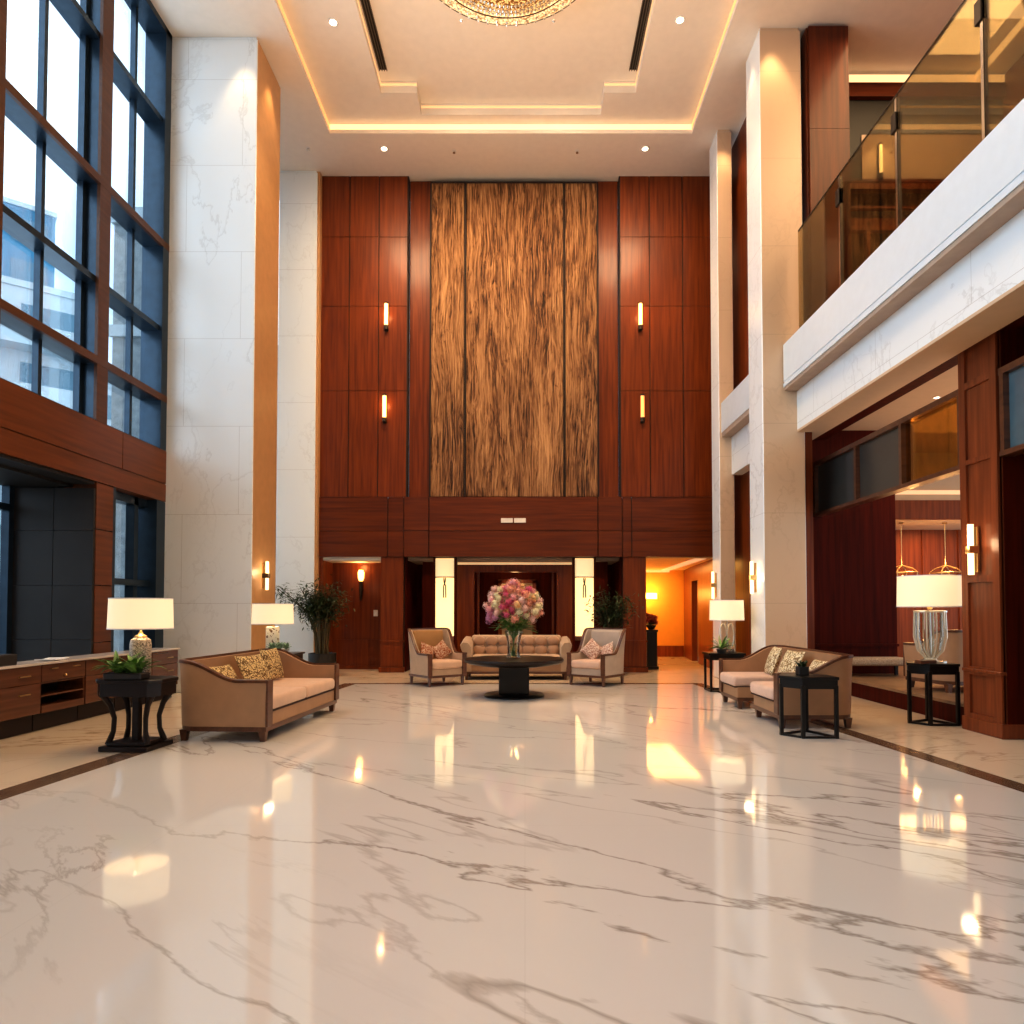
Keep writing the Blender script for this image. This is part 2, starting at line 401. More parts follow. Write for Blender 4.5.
def area(name, loc, rot, sx, sy, power, col=(1, .8, .58), spread=None):
    l = bpy.data.lights.new(name, 'AREA'); l.shape = 'RECTANGLE'; l.size = sx; l.size_y = sy; l.energy = power; l.color = col
    if spread: l.spread = R(spread)
    o = bpy.data.objects.new(name, l); COL.objects.link(o); o.location = loc; o.rotation_euler = rot; return o
def spot(name, loc, power, size=70, col=(1, .74, .45), rot=(0, 0, 0), blend=.6, rad=.06):
    l = bpy.data.lights.new(name, 'SPOT'); l.energy = power; l.color = col; l.spot_size = R(size); l.spot_blend = blend; l.shadow_soft_size = rad
    o = bpy.data.objects.new(name, l); COL.objects.link(o); o.location = loc; o.rotation_euler = rot; return o
def point(name, loc, power, col=(1, .72, .42), rad=.08):
    l = bpy.data.lights.new(name, 'POINT'); l.energy = power; l.color = col; l.shadow_soft_size = rad
    o = bpy.data.objects.new(name, l); COL.objects.link(o); o.location = loc; return o

def panels_xz(bm, xs, zs, y, t=.03, gap=.024):
    for i in range(len(xs)-1):
        for j in range(len(zs)-1):
            box(bm, xs[i]+gap/2, xs[i+1]-gap/2, y, y+t, zs[j]+gap/4, zs[j+1]-gap/4)
def panels_yz(bm, ys, zs, x0, x1, gap=.014):
    for i in range(len(ys)-1):
        for j in range(len(zs)-1):
            box(bm, x0, x1, ys[i]+gap/2, ys[i+1]-gap/2, zs[j]+gap/2, zs[j+1]-gap/2)

CZ = 12.17
# ================================================================== SETTING
# floor
bm = B(); box(bm, -8.2, 13, -4, 23, -.2, -.004); struct('floor_border', bm, 'marble_border')
bm = B(); prism(bm, [(-5.0, -4), (4.9, -4), (4.17, 6.87), (3.46, 13.9), (-3.52, 13.9), (-4.30, 6.6)], -.003, 0); struct('floor', bm, 'marble_floor')
def strip_poly(a, b, w):
    a, b = Vector(a), Vector(b); d = (b-a).normalized(); n = Vector((-d.y, d.x))*w/2
    return [tuple(a+n), tuple(b+n), tuple(b-n), tuple(a-n)]
bm = B(); prism(bm, strip_poly((-5.04, -4), (-3.56, 13.98), .26), -.003, .0015); struct('trim_1', bm, 'strip')
bm = B(); prism(bm, strip_poly((5.03, -4), (3.50, 13.98), .22), -.003, .0015); struct('trim_2', bm, 'strip')
bm = B(); prism(bm, strip_poly((-3.6, 13.95), (3.55, 13.95), .14), -.003, .0017); struct('trim_3', bm, 'strip')

# ceiling with the two-step tray
bm = B()
TX0, TX1, TY0, TY1 = -4.38, 3.74, 1.5, 15.0
box(bm, -7, TX0, -4, 17.5, CZ, CZ+.8); box(bm, TX1, 13, -4, 17.5, CZ, CZ+.8)
box(bm, TX0, TX1, TY1, 17.5, CZ, CZ+.8); box(bm, TX0, TX1, -4, TY0, CZ, CZ+.8)
# ring ceiling at +.22 with notched inner opening
Z1, Z2 = CZ+.22, CZ+.47
box(bm, TX0, -3.04, TY0, TY1, Z1, CZ+.8); box(bm, 2.33, TX1, TY0, TY1, Z1, CZ+.8)
box(bm, -3.04, 2.33, 14.72, TY1, Z1, CZ+.8); box(bm, -3.04, 2.33, TY0, 2.2, Z1, CZ+.8)
box(bm, -3.04, -2.28, 14.08, 14.72, Z1, CZ+.8); box(bm, 1.67, 2.33, 14.08, 14.72, Z1, CZ+.8)
box(bm, -3.04, 2.33, 2.2, 14.72, Z2, CZ+.8)
struct('ceiling', bm, 'ceiling')
# cove strips, then an added glow on the inner steps
bm = B(); e = .012
box(bm, TX0, TX1, TY1-e, TY1, Z1-.13, Z1-.02)
struct('trim_4', bm, 'cove')
bm = B(); box(bm, TX0, TX0+e, TY0, TY1, Z1-.13, Z1-.02); box(bm, TX1-e, TX1, TY0, TY1, Z1-.13, Z1-.02)
struct('trim_14', bm, 'cove_side')
bm = B()
box(bm, -2.28, 1.67, 14.72-e, 14.72, Z2-.10, Z2-.05); box(bm, -3.04, -2.28, 14.08-e, 14.08, Z2-.10, Z2-.05); box(bm, 1.67, 2.33, 14.08-e, 14.08, Z2-.10, Z2-.05)
box(bm, -3.04, -3.04+e, 2.2, 14.08, Z2-.10, Z2-.05); box(bm, 2.33-e, 2.33, 2.2, 14.08, Z2-.10, Z2-.05)
struct('trim_5', bm, 'soft_glow')  # no lamp here: the strips imitate light on the step faces

# back wall
bm = B()
ZJ = [4.24, 6.84, 8.93, 10.65, 12.17]
panels_xz(bm, [-5.0, -4.30, -3.58, -2.88], ZJ, 16.5)
panels_xz(bm, [2.33, 3.05, 3.86, 4.66], ZJ, 16.5)
panels_xz(bm, [-2.86, -2.33], [4.24, 12.17], 16.7); panels_xz(bm, [1.80, 2.31], [4.24, 12.17], 16.7)
# pillars of the ground floor with base and rail
for a, b in ((-3.5, -2.93), (2.36, 2.94)):
    panels_xz(bm, [a, b], [.12, .74, 2.78], 16.5, .04)
    box(bm, a-.02, b+.02, 16.46, 16.56, 0, .12); box(bm, a-.01, b+.01, 16.475, 16.56, .72, .77)
struct('wall_back', bm, 'wood')
bm = B()
panels_xz(bm, [-5.0, -3.32, -2.93], [2.78, 3.41, 4.24], 16.47, .05)
panels_xz(bm, [-2.93, -2.32, 1.76, 2.35], [2.78, 3.41, 4.24], 16.43, .08)
panels_xz(bm, [2.35, 2.58, 4.66], [2.78, 3.41, 4.24], 16.47, .05)
struct('wall_back_band', bm, 'wood_x')
bm = B()
for a, b in ((-2.895, -2.86), (2.31, 2.345)): box(bm, a, b, 16.505, 16.72, 4.24, 12.17)
box(bm, -5.0, -2.88, 16.525, 16.6, 4.24, 12.17); box(bm, 2.33, 4.66, 16.525, 16.6, 4.24, 12.17)
box(bm, -2.86, 2.31, 16.725, 16.9, 4.24, 12.17); box(bm, -5.0, 4.66, 16.5, 16.9, 2.80, 4.22)
box(bm, -3.49, -2.94, 16.53, 16.7, 0, 2.8); box(bm, 2.37, 2.93, 16.53, 16.7, 0, 2.8)
struct('wall_back_core', bm, 'groove')

bm = B(); box(bm, -5.05, -4.985, 16.34, 16.6, 0, CZ); struct('trim_15', bm, 'warm_shade_side')  # edge in the same painted warm shade as the pillar sides
# left alcove in the back wall
bm = B()
box(bm, -4.9, -3.4, 17.4, 17.5, .75, 2.72); box(bm, -4.9, -3.4, 17.385, 17.5, 0, .73)
box(bm, -5.05, -4.9, 16.5, 17.5, 0, 2.78); box(bm, -3.5, -3.42, 16.7, 17.5, 0, 2.78)
box(bm, -4.9, -3.5, 17.37, 17.5, 0, .1); box(bm, -4.9, -3.5, 17.38, 17.5, .72, .75)
struct('wall_alcove', bm, 'wood')
bm = B(); box(bm, -5, -3.45, 16.55, 17.5, 2.70, 2.8); struct('ceiling_alcove', bm, 'ceiling')

# centre niche: dark recess, timber portal
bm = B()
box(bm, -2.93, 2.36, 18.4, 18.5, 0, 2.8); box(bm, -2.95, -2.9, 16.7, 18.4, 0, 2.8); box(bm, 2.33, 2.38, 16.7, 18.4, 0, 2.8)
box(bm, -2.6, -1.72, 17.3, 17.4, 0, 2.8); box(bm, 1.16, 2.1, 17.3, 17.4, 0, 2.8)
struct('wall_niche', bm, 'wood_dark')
bm = B(); box(bm, -2.93, 2.36, 16.9, 18.5, 2.72, 2.8); struct('ceiling_niche', bm, 'taupe')
bm = B()
box(bm, -1.72, -1.28, 17.2, 17.42, 0, 2.62); box(bm, .80, 1.2, 17.2, 17.42, 0, 2.62); box(bm, -1.28, .80, 17.2, 17.42, 2.46, 2.62)
box(bm, -1.22, -1.17, 17.42, 17.6, 0, 2.46); box(bm, .69, .74, 17.42, 17.6, 0, 2.46)
struct('trim_6', bm, 'wood')
bm = B(); box(bm, -1.7, 1.18, 17.18, 17.2, 2.64, 2.70); struct('trim_7', bm, 'soft_glow')
# inner double door behind the bouquet: dark leaves with a pale glazed middle
bm = B()
box(bm, -.72, -.62, 18.30, 18.4, 0, 2.3); box(bm, .20, .30, 18.30, 18.4, 0, 2.3); box(bm, -.72, .30, 18.30, 18.4, 2.22, 2.32); box(bm, -.23, -.19, 18.32, 18.4, 0, 2.25)
d1 = struct('door_1', bm, 'wood'); bm = B(); box(bm, -.62, .20, 18.36, 18.39, .1, 2.22); link('door_glass', bm, plain('dim_mirror', (.40, .29, .17), .35, .3), d1)
for x in (-.28, -.14):
    bm = B(); tube(bm, [(x, 18.29, .95), (x, 18.29, 1.35)], .012); link('door_handle', bm, 'brass', d1, True)

# right-hand amber corridor
bm = B()
box(bm, 2.9, 6.2, 22, 22.15, 0, 3); box(bm, 2.75, 2.94, 16.6, 22, 0, 3)
struct('wall_corridor', bm, 'amber_wall')
bm = B(); prism(bm, [(4.66, 16.5), (4.86, 19.2), (5.0, 19.2), (4.8, 16.5)], 0, 2.9); prism(bm, [(4.93, 20.2), (5.12, 22), (5.3, 22), (5.1, 20.2)], 0, 2.9)
prism(bm, [(4.86, 19.2), (4.93, 20.2), (5.1, 20.2), (5.0, 19.2)], 2.35, 2.9)
box(bm, 2.94, 5.1, 21.96, 22, 0, .35)
struct('wall_corridor_right', bm, 'wood_pier')
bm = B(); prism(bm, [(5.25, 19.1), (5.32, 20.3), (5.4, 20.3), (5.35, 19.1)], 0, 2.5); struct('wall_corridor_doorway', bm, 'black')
bm = B(); box(bm, 2.9, 5.6, 16.75, 22.1, 2.78, 2.9); struct('ceiling_corridor', bm, 'amber_ceil')
bm = B(); prism(bm, [(4.2, 16.9), (4.5, 16.9), (4.65, 21.8), (4.35, 21.8)], 2.765, 2.78); box(bm, 2.98, 4.6, 21.7, 21.78, 2.70, 2.765); struct('trim_8', bm, 'soft_glow')

# marble pillars
def pillar(x0, x1, y0, y1, light_tone=None, nrm=None):
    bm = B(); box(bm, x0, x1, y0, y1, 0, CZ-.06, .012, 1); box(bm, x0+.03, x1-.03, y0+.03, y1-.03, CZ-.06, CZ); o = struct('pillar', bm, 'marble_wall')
    if light_tone:
        o.data.materials.append(M[light_tone])
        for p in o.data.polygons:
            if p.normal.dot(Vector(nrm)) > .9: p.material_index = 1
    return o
pillar(-6.72, -4.97, 12.4, 13.6, 'warm_shade_side', (1, 0, 0))
pillar(-5.95, -5.03, 16.27, 17.2, 'warm_shade_side', (1, 0, 0))
pillar(4.28, 5.04, 12.2, 12.95, 'warm_lit_front', (0, -1, 0))
pillar(4.25, 4.58, 14.85, 15.45, 'warm_lit_front', (0, -1, 0))

# left wall: timber band, posts, window bays
XW = -6.56
posts = [10.37-2.2*k for k in range(0, 7)]
bm = B()
for y in posts: box(bm, XW-.05, XW, y, y+.27, 4.40, CZ)
for z in (5.34, 8.15): box(bm, XW-.05, XW+.004, -4, 12.4, z-.06, z+.06)
struct('wall_left_posts', bm, 'frame_brown')
bm = B()
ys = [-4, -1.2, 1.6, 4.4, 7.2, 11.05, 12.4]
panels_yz(bm, ys, [3.79, 4.40], XW-.35, XW+.01); panels_yz(bm, [-4, 12.4], [3.46, 3.785], XW-.35, XW+.01)
box(bm, XW-.3, XW-.01, -4, 12.4, 3.47, 4.39)
panels_yz(bm, [10.40, 10.84], [0, 1.0, 1.88, 2.74, 3.46], XW-.5, XW)
struct('wall_left', bm, 'wood_y')
# window 1: deep steel frame and glass
bm = B(); XG = -6.84
for y in posts:
    box(bm, XG-.1, XW-.05, y+.02, y+.25, 4.40, CZ); box(bm, XG-.03, XG+.05, y-.06, y+.02, 4.40, CZ); box(bm, XG-.03, XG+.09, y+.25, y+.33, 4.40, CZ)
    box(bm, XG-.04, XG+.05, y+1.26, y+1.33, 4.40, CZ)
box(bm, XG-.1, XW, 12.2, 12.4, 4.40, CZ)
for z in (5.34, 8.15): box(bm, XG-.1, XW-.05, -4, 12.4, z-.055, z+.055)
for z in (6.60, 10.44): box(bm, XG-.1, XW-.06, -4, 12.4, z-.05, z+.05)
box(bm, XG-.1, XW, -4, 12.4, CZ-.12, CZ); box(bm, XG-.1, XW-.05, -4, 12.4, 4.37, 4.43)
w1 = struct('window_1', bm, 'frame_blue')
bm = B(); box(bm, XG-.012, XG+.012, -4, 12.4, 4.40, CZ); link('glass', bm, 'pane', w1)
# window 2 under the band
bm = B()
box(bm, XG-.1, XW-.01, 10.84, 10.92, 0, 3.46); box(bm, XG-.1, XW, 12.12, 12.4, 0, 3.46); box(bm, XG-.05, XG+.1, 11.74, 11.86, 0, 3.46)
box(bm, XG-.1, XG+.16, 10.92, 12.2, 1.92, 2.02); box(bm, XG-.1, XW, 10.84, 12.4, 0, .3); box(bm, XG-.1, XG+.1, 10.92, 12.2, 3.32, 3.46)
w2 = struct('window_2', bm, 'frame_blue')
bm = B(); box(bm, XG-.012, XG+.012, 10.86, 12.2, .3, 3.4); link('glass', bm, 'pane', w2)
# window 4: strip behind the big left pillar
bm = B()
for y in (13.6, 14.9, 16.1): box(bm, XG, XW, y, y+.2, 0, CZ)
for z in (0.0, 2.0, 5.2, 8.1, 10.3, 11.9): box(bm, XG, XW, 13.6, 16.3, z, z+.2)
w4 = struct('window_4', bm, 'frame_blue'); bm = B(); box(bm, XG+.05, XG+.07, 13.6, 16.3, 0, CZ); link('glass', bm, 'pane', w4)
# recessed entrance: charcoal end wall, dark soffit, outer glazing
bm = B()
panels_xz(bm, [-7.80, -7.18, XW-.006], [0, 1.05, 1.87, 2.71, 3.36], 10.36, .06, .010)
struct('wall_entrance', bm, 'charcoal')
bm = B(); box(bm, -7.9, XW-.02, 10.42, 10.6, 0, 3.46); box(bm, -7.9, XW-.36, 3.0, 10.6, 3.38, 3.46); box(bm, XW-.36, XW-.02, 3, 10.39, 3.42, 3.46); struct('ceiling_entrance', bm, 'black')
bm = B()
for y in (10.26, 8.7, 7.1, 5.6, 4.1, 2.9): box(bm, -7.90, -7.78, y, y+.1, 0, 3.4)
for z in (0, 3.0): box(bm, -7.90, -7.78, 2.9, 10.3, z, z+.1)
w3 = struct('window_3', bm, 'frame_blue'); bm = B(); box(bm, -7.85, -7.83, 3, 10.3, 0, 3.4); link('glass', bm, 'pane', w3)
bm = B(); box(bm, -7.7, XW, -4, 3.0, 0, 3.46); struct('wall_left_near', bm, 'wood_y')

# rear wall behind the viewer
bm = B(); box(bm, -8, 13, -4.2, -4, 0, 13); struct('wall_rear', bm, 'ceiling')

# right side: balcony, beams
bm = B()
box(bm, 4.65, 5.0, -4, 12.17, 5.60, 6.27); box(bm, 4.66, 5.0, -4, 12.16, 5.57, 5.60); box(bm, 4.645, 5.0, -4, 12.175, 5.50, 5.57)
box(bm, 4.3, 4.75, 12.95, 14.88, 5.38, 6.03)
struct('balcony_fascia', bm, 'fascia')
bm = B(); box(bm, 4.66, 4.91, -4, 12.16, 5.44, 5.50); box(bm, 4.91, 9.6, -4, 13.4, 5.5, 6.2); box(bm, 4.31, 4.8, 12.95, 14.87, 5.28, 5.38)
struct('balcony_slab', bm, 'taupe')
bm = B(); box(bm, 4.9, 5.22, -4, 12.2, 4.74, 5.44); box(bm, 4.52, 4.8, 12.95, 14.87, 4.45, 5.28); struct('beam', bm, 'marble_wall')
bm = B(); box(bm, 5.22, 5.52, -4, 13.2, 4.76, 5.3); box(bm, 4.9, 5.22, -4, 12.2, 4.70, 4.74); struct('beam_soffit', bm, 'ceiling_tan')
bm = B(); box(bm, 5.52, 5.82, -4, 13.2, 4.80, 5.3); struct('beam_timber', bm, 'wood_dark')
bm = B(); box(bm, 5.82, 13, -4, 15.2, 4.98, 5.3); struct('ceiling_lounge', bm, 'ceiling_tan')

# timber between and behind the right pillars
bm = B(); box(bm, 4.75, 4.85, 12.9, 16.5, 0, 12.1); box(bm, 4.66, 4.8, 16.4, 16.6, 0, 12.1)
box(bm, 5.05, 5.21, 12.3, 12.36, 0, 4.74)
struct('wall_right_timber', bm, 'wood')
bm = B()
panels_xz(bm, [5.14, 5.87], [6.2, 10.2, 12.1], 12.1, .05, .012); box(bm, 5.12, 5.89, 12.15, 13.2, 6.2, 12.1)
struct('pillar_timber', bm, 'wood_deep')

# mezzanine end wall
bm = B(); box(bm, 5.87, 9.6, 13.2, 13.3, 11.64, 11.92); struct('trim_9', bm, 'wood_x')
bm = B(); box(bm, 5.87, 9.6, 13.23, 13.26, 11.93, 12.1); box(bm, 8.9, 8.93, 5, 13.2, 11.95, 12.1); struct('trim_10', bm, 'cove')
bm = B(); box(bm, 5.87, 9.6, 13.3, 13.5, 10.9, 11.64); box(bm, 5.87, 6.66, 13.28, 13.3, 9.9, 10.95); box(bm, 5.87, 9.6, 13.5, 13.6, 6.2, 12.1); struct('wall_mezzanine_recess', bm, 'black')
bm = B(); box(bm, 6.66, 9.6, 13.25, 13.4, 9.98, 10.90); struct('wall_mezzanine', bm, 'taupe')
bm = B(); box(bm, 5.9, 9.6, 13.2, 13.35, 9.78, 9.98)
for z in (9.2, 9.45): box(bm, 6.1, 9.6, 13.3, 13.4, z, z+.05)
for x in (6.75, 7.35, 8.0): box(bm, x, x+.07, 13.28, 13.4, 6.2, 9.2)
box(bm, 6.1, 9.6, 13.28, 13.4, 9.0, 9.2)
struct('trim_11', bm, 'wood_x')
bm = B(); box(bm, 9.5, 9.7, -4, 13.4, 5.2, 12.1); struct('wall_mezzanine_side', bm, 'wood')

# lower right: panelled pier
bm = B(); PX = 5.55
box(bm, PX+.03, 6.4, 7.98, 8.67, 0, 4.98)
box(bm, PX, PX+.05, 7.98, 8.10, .17, 4.98); box(bm, PX, PX+.05, 8.55, 8.67, .17, 4.98)
for z0, z1 in ((.17, .22), (.70, .80), (1.84, 1.92), (3.32, 3.38), (4.27, 4.36), (4.93, 4.98)): box(bm, PX, PX+.05, 8.1, 8.55, z0, z1)
box(bm, PX-.02, 6.42, 7.955, 8.69, 0, .17, .008, 1); box(bm, PX-.015, 6.41, 7.97, 8.68, .735, .775, .006, 1)
struct('wall_pier', bm, 'wood_pier')
bm = B(); box(bm, PX+.06, 6.45, 7.966, 7.975, .0, 4.98); struct('wall_pier_side', bm, 'wood_dark')

# transom bands
def transom(name, y0, y1, mulls, panes):
    bm = B(); x0, x1 = 5.57, 5.75
    box(bm, x0, x1, y0, y1, 4.26, 4.34); box(bm, x0, x1, y0, y1, 3.30, 3.36)
    for y in mulls: box(bm, x0, x1-.04, y-.035, y+.035, 3.36, 4.26)
    o = struct(name, bm, 'trim_wood')
    for (a, b, mt) in panes:
        bm = B(); box(bm, 5.64, 5.655, a, b, 3.36, 4.26); link('glass', bm, mt, o)
transom('window_5', 8.67, 13.14, (8.70, 10.08, 11.47, 13.1), ((8.7, 10.06, 'pane_amber'), (10.1, 11.45, 'pane_dark'), (11.5, 13.1, 'pane_dark')))
transom('window_6', 3.2, 7.97, (4.8, 6.35, 7.92), ((6.38, 7.9, 'pane_blue'), (4.83, 6.32, 'pane_blue'), (3.2, 4.77, 'pane_blue')))

# lounge beyond: dark wall, platform, far wall
bm = B(); box(bm, 5.05, 7.16, 13.15, 13.3, 0, 5.0); box(bm, 5.05, 7.18, 13.12, 13.16, .80, .85); box(bm, 6.4, 6.5, 3, 7.97, 0, 5)
struct('wall_lounge', bm, 'wood_dark')
bm = B(); box(bm, 6.9, 13, 17, 17.2, 0, 3.6); box(bm, 6.9, 13, 15.0, 15.1, 3.5, 3.92)
for x in (7.6, 8.3, 9.1, 9.9, 10.8): box(bm, x, x+.05, 16.97, 17, 0, 3.5)
struct('wall_lounge_far', bm, 'wood_lounge')
bm = B(); box(bm, 6.9, 13, 15.02, 15.2, 3.92, 5.0); box(bm, 6.9, 13, 15.1, 17.1, 3.5, 3.6); struct('ceiling_lounge_far', bm, 'ceiling_tan')
bm = B(); box(bm, 6.9, 13, 14.98, 15.02, 4.05, 4.14); struct('trim_12', bm, 'soft_glow')
bm = B(); box(bm, 5.72, 13, 8.7, 13.12, -.003, .24); box(bm, 7.18, 13, 13.1, 17, -.003, .24); struct('floor_lounge_riser', bm, 'wood_dark')
bm = B(); box(bm, 5.70, 13, 8.7, 13.12, .24, .28); box(bm, 7.18, 13, 13.1, 17, .24, .28); struct('floor_lounge', bm, 'platform')

# ================================================================== FURNITURE
def shell_path(Lh, Dh, r, n=8):
    pts = []
    pts += [(-Lh, -Dh+ (2*Dh-r)*t/12) for t in range(12)]
    pts += [(-Lh+r-r*math.cos(PI/2*k/n), Dh-r+r*math.sin(PI/2*k/n)) for k in range(n+1)]
    pts += [(-Lh+r+(2*Lh-2*r)*k/10, Dh) for k in range(1, 10)]
    pts += [(Lh-r+r*math.sin(PI/2*k/n), Dh-r+r*math.cos(PI/2*k/n)) for k in range(n+1)]
    pts += [(Lh, Dh-r-(2*Dh-r)*t/12) for t in range(1, 13)]
    return pts
def sm(t): t = max(0, min(1, t)); return t*t*(3-2*t)
def shell(bm, bmt, Lh, Dh, r, th, z0, arm, back, s0=.30, s1=.88, lean=.04):
    pts = shell_path(Lh, Dh, r); n = len(pts)
    def hgt(y): return arm+(back-arm)*sm(((y+Dh)/(2*Dh)-s0)/(s1-s0))
    rows = []; trs = []
    for i, (x, y) in enumerate(pts):
        a = Vector(pts[max(i-1, 0)]); b = Vector(pts[min(i+1, n-1)]); t = (b-a).normalized(); nrm = Vector((t.y, -t.x))  # inward
        if i == 0 or i == n-1: pass
        h = hgt(y); P = Vector((x, y)); I = P+nrm*th; out = nrm*-lean*(h-z0)
        q = [(P, z0), (P+out*.35, z0+(h-z0)*.5), (P+out, h), (I+out, h), (I+out*.4, z0+(h-z0)*.5), (I, z0)]
        rows.append([bm.verts.new((*p, z)) for p, z in q])
        o = P+out; w = nrm*.045
        k = .035
        trs.append([bmt.verts.new((*(o-nrm*.008), h-.01)), bmt.verts.new((*(o-nrm*.008), h+k-.012)), bmt.verts.new((*(o+w), h+k-.006)), bmt.verts.new((*(o+w), h-.01))])
    for rr, m_ in ((rows, bm), (trs, bmt)):
        for i in range(n-1):
            for k in range(len(rr[0])):
                k2 = (k+1) % len(rr[0])
                m_.faces.new((rr[i][k], rr[i][k2], rr[i+1][k2], rr[i+1][k]))
        m_.faces.new(rr[0][::-1]); m_.faces.new(rr[-1])
def rail_poly(Lh, Dh, r, a, b, inset=.006):
    pts = [(x, y) for x, y in shell_path(Lh-inset, Dh-inset, r) if a <= x <= b]
    if b < Lh-.2: pts += [(b, Dh-inset), (b, -Dh+.005)]
    if a > -Lh+.2: pts = [(a, -Dh+.005), (a, Dh-inset)]+pts
    return pts
def cushion_box(bm, x0, x1, y0, y1, z0, z1, bev=.05):
    box(bm, x0, x1, y0, y1, z0, z1, bev, 4)
def taper_leg(bm, x, y, z0, z1, w0, w1):
    vs = box(bm, x-.5, x+.5, y-.5, y+.5, z0, z1)
    for v in vs:
        w = w1 if v.co.z > (z0+z1)/2 else w0
        v.co.x = x+(1 if v.co.x > x else -1)*w/2; v.co.y = y+(1 if v.co.y > y else -1)*w/2

def barrel_sofa(name, label, loc, rz, Ln, D, seat_mat, arm=.68, back=.90, r=.24, notch=None):
    t = thing(name, label, 'sofa', loc, rz)
    Lh, Dh = Ln/2, D/2
    bm, bt = B(), B(); shell(bm, bt, Lh, Dh, r, .11, .17, arm, back)
    link('backrest', bm, 'tan', t, True, angle=50); link('wooden_trim', bt, 'trim_wood', t, True, angle=50)
    for s in (-1, 1):
        part('arm_post', 'trim_wood', t, lambda b: box(b, s*Lh-.125 if s > 0 else s*Lh-.015, s*Lh+.015 if s > 0 else s*Lh+.125, -Dh-.022, -Dh+.008, .17, arm+.02, .006, 1))
    secs = [(-Lh+.11, Lh-.11)] if not notch else [(-Lh+.11, notch[0]), (notch[1], Lh-.11)]
    for a, b in secs:
        part('seat_base', 'tan', t, lambda q: box(q, a, b, -Dh+.01, Dh-.12, .16, .33, .012, 2))
        part('base_rail', 'trim_wood', t, lambda q: prism(q, rail_poly(Lh, Dh, r, a-.12, b+.12 if b > Lh-.2 else b, .004), .115, .172))
        if notch:
            part('seat_cushion', seat_mat, t, lambda q: cushion_box(q, a+.005, b-.005, -Dh-.05, Dh-.13, .335, .50), True)
            part('piping', 'piping', t, lambda q: box(q, a+.01, b-.01, -Dh-.035, Dh-.14, .322, .342, .008, 1))
        else:
            mid = (a+b)/2
            for u, v in ((a, mid), (mid, b)):
                part('seat_cushion', seat_mat, t, lambda q: cushion_box(q, u+.004, v-.004, -Dh-.01, Dh-.13, .335, .50), True)
                part('piping', 'piping', t, lambda q: box(q, u+.008, v-.008, -Dh-.004, Dh-.14, .322, .342, .008, 1))
    legs = [(-Lh+.06, -Dh+.06), (Lh-.06, -Dh+.06), (-Lh+.07, Dh-.10), (Lh-.07, Dh-.10)]
    if notch: legs += [(notch[0]-.06, -Dh+.06), (notch[1]+.06, -Dh+.06)]
    for x, y in legs:
        part('leg', 'trim_wood', t, lambda q: taper_leg(q, x, y, 0, .13, .055, .085))
    return t
barrel_sofa('sofa', 'tan leather sofa with swept wooden-edged back beside the white marble pillar', (-3.41, 9.03, 0), R(86.8), 2.44, 1.09, 'tan_seat')
barrel_sofa('sofa', 'tan sofa with two separate blush seats, beside the black side tables under the balcony', (3.71, 9.96, 0), R(-90), 2.58, 1.0, 'pink_seat', notch=(-.42, .30))

# pillows
def pillow(label, mat, loc, rx, rz, w=.46, h=.46, d=.15, group='cushions on the lobby seats', ry=0):
    bm = B(); n = 12; g = {}
    for s in (1, -1):
        for i in range(n+1):
            for j in range(n+1):
                u, v = 2*i/n-1, 2*j/n-1
                k = max(0, (1-u*u)*(1-v*v))**.42
                pin = 1-.10*(1-abs(u))*0-.07*(1-u*u)*(abs(v)**3)-.0
                pin2 = 1-.07*(1-v*v)*(abs(u)**3)
                if (i in (0, n) or j in (0, n)) and s == -1: g[(s, i, j)] = g[(1, i, j)]; continue
                g[(s, i, j)] = bm.verts.new((u*w/2*pin2, s*d/2*k, v*h/2*pin))
        for i in range(n):
            for j in range(n):
                try: bm.faces.new((g[(s, i, j)], g[(s, i+1, j)], g[(s, i+1, j+1)], g[(s, i, j+1)]))
                except ValueError: pass
    o = link('cushion', bm, mat, None, True, angle=60); o.location = loc; o.rotation_euler = (rx, ry, rz)
    return tag(o, label, 'cushion', group)
pillow('gold spotted cushion alone at the near end of the tan sofa by the marble pillar', 'leopard', (-3.66, 8.36, .665), R(-30), R(80), .44, .36)
pillow('large gold leopard-print cushion in the middle of the sofa by the marble pillar', 'leopard', (-3.58, 9.05, .70), R(-28), R(74), .52, .46)
pillow('pale gold cushion tucked behind the leopard-print one at the far end of its sofa', 'leopard', (-3.60, 9.74, .73), R(-16), R(84), .50, .46)
pillow('cream zebra-like cushion farthest along the two-seat sofa under the balcony', 'leopard_pale', (3.86, 10.65, .71), R(-20), R(-98), .50, .46)
pillow('plump cream spotted cushion second from the far end of the two-seat sofa', 'leopard_pale', (3.88, 10.0, .705), R(-24), R(-84), .52, .44)
pillow('small cream spotted cushion nearest the black side table on the two-seat sofa', 'leopard_pale', (3.90, 9.12, .67), R(-28), R(-84), .46, .36)

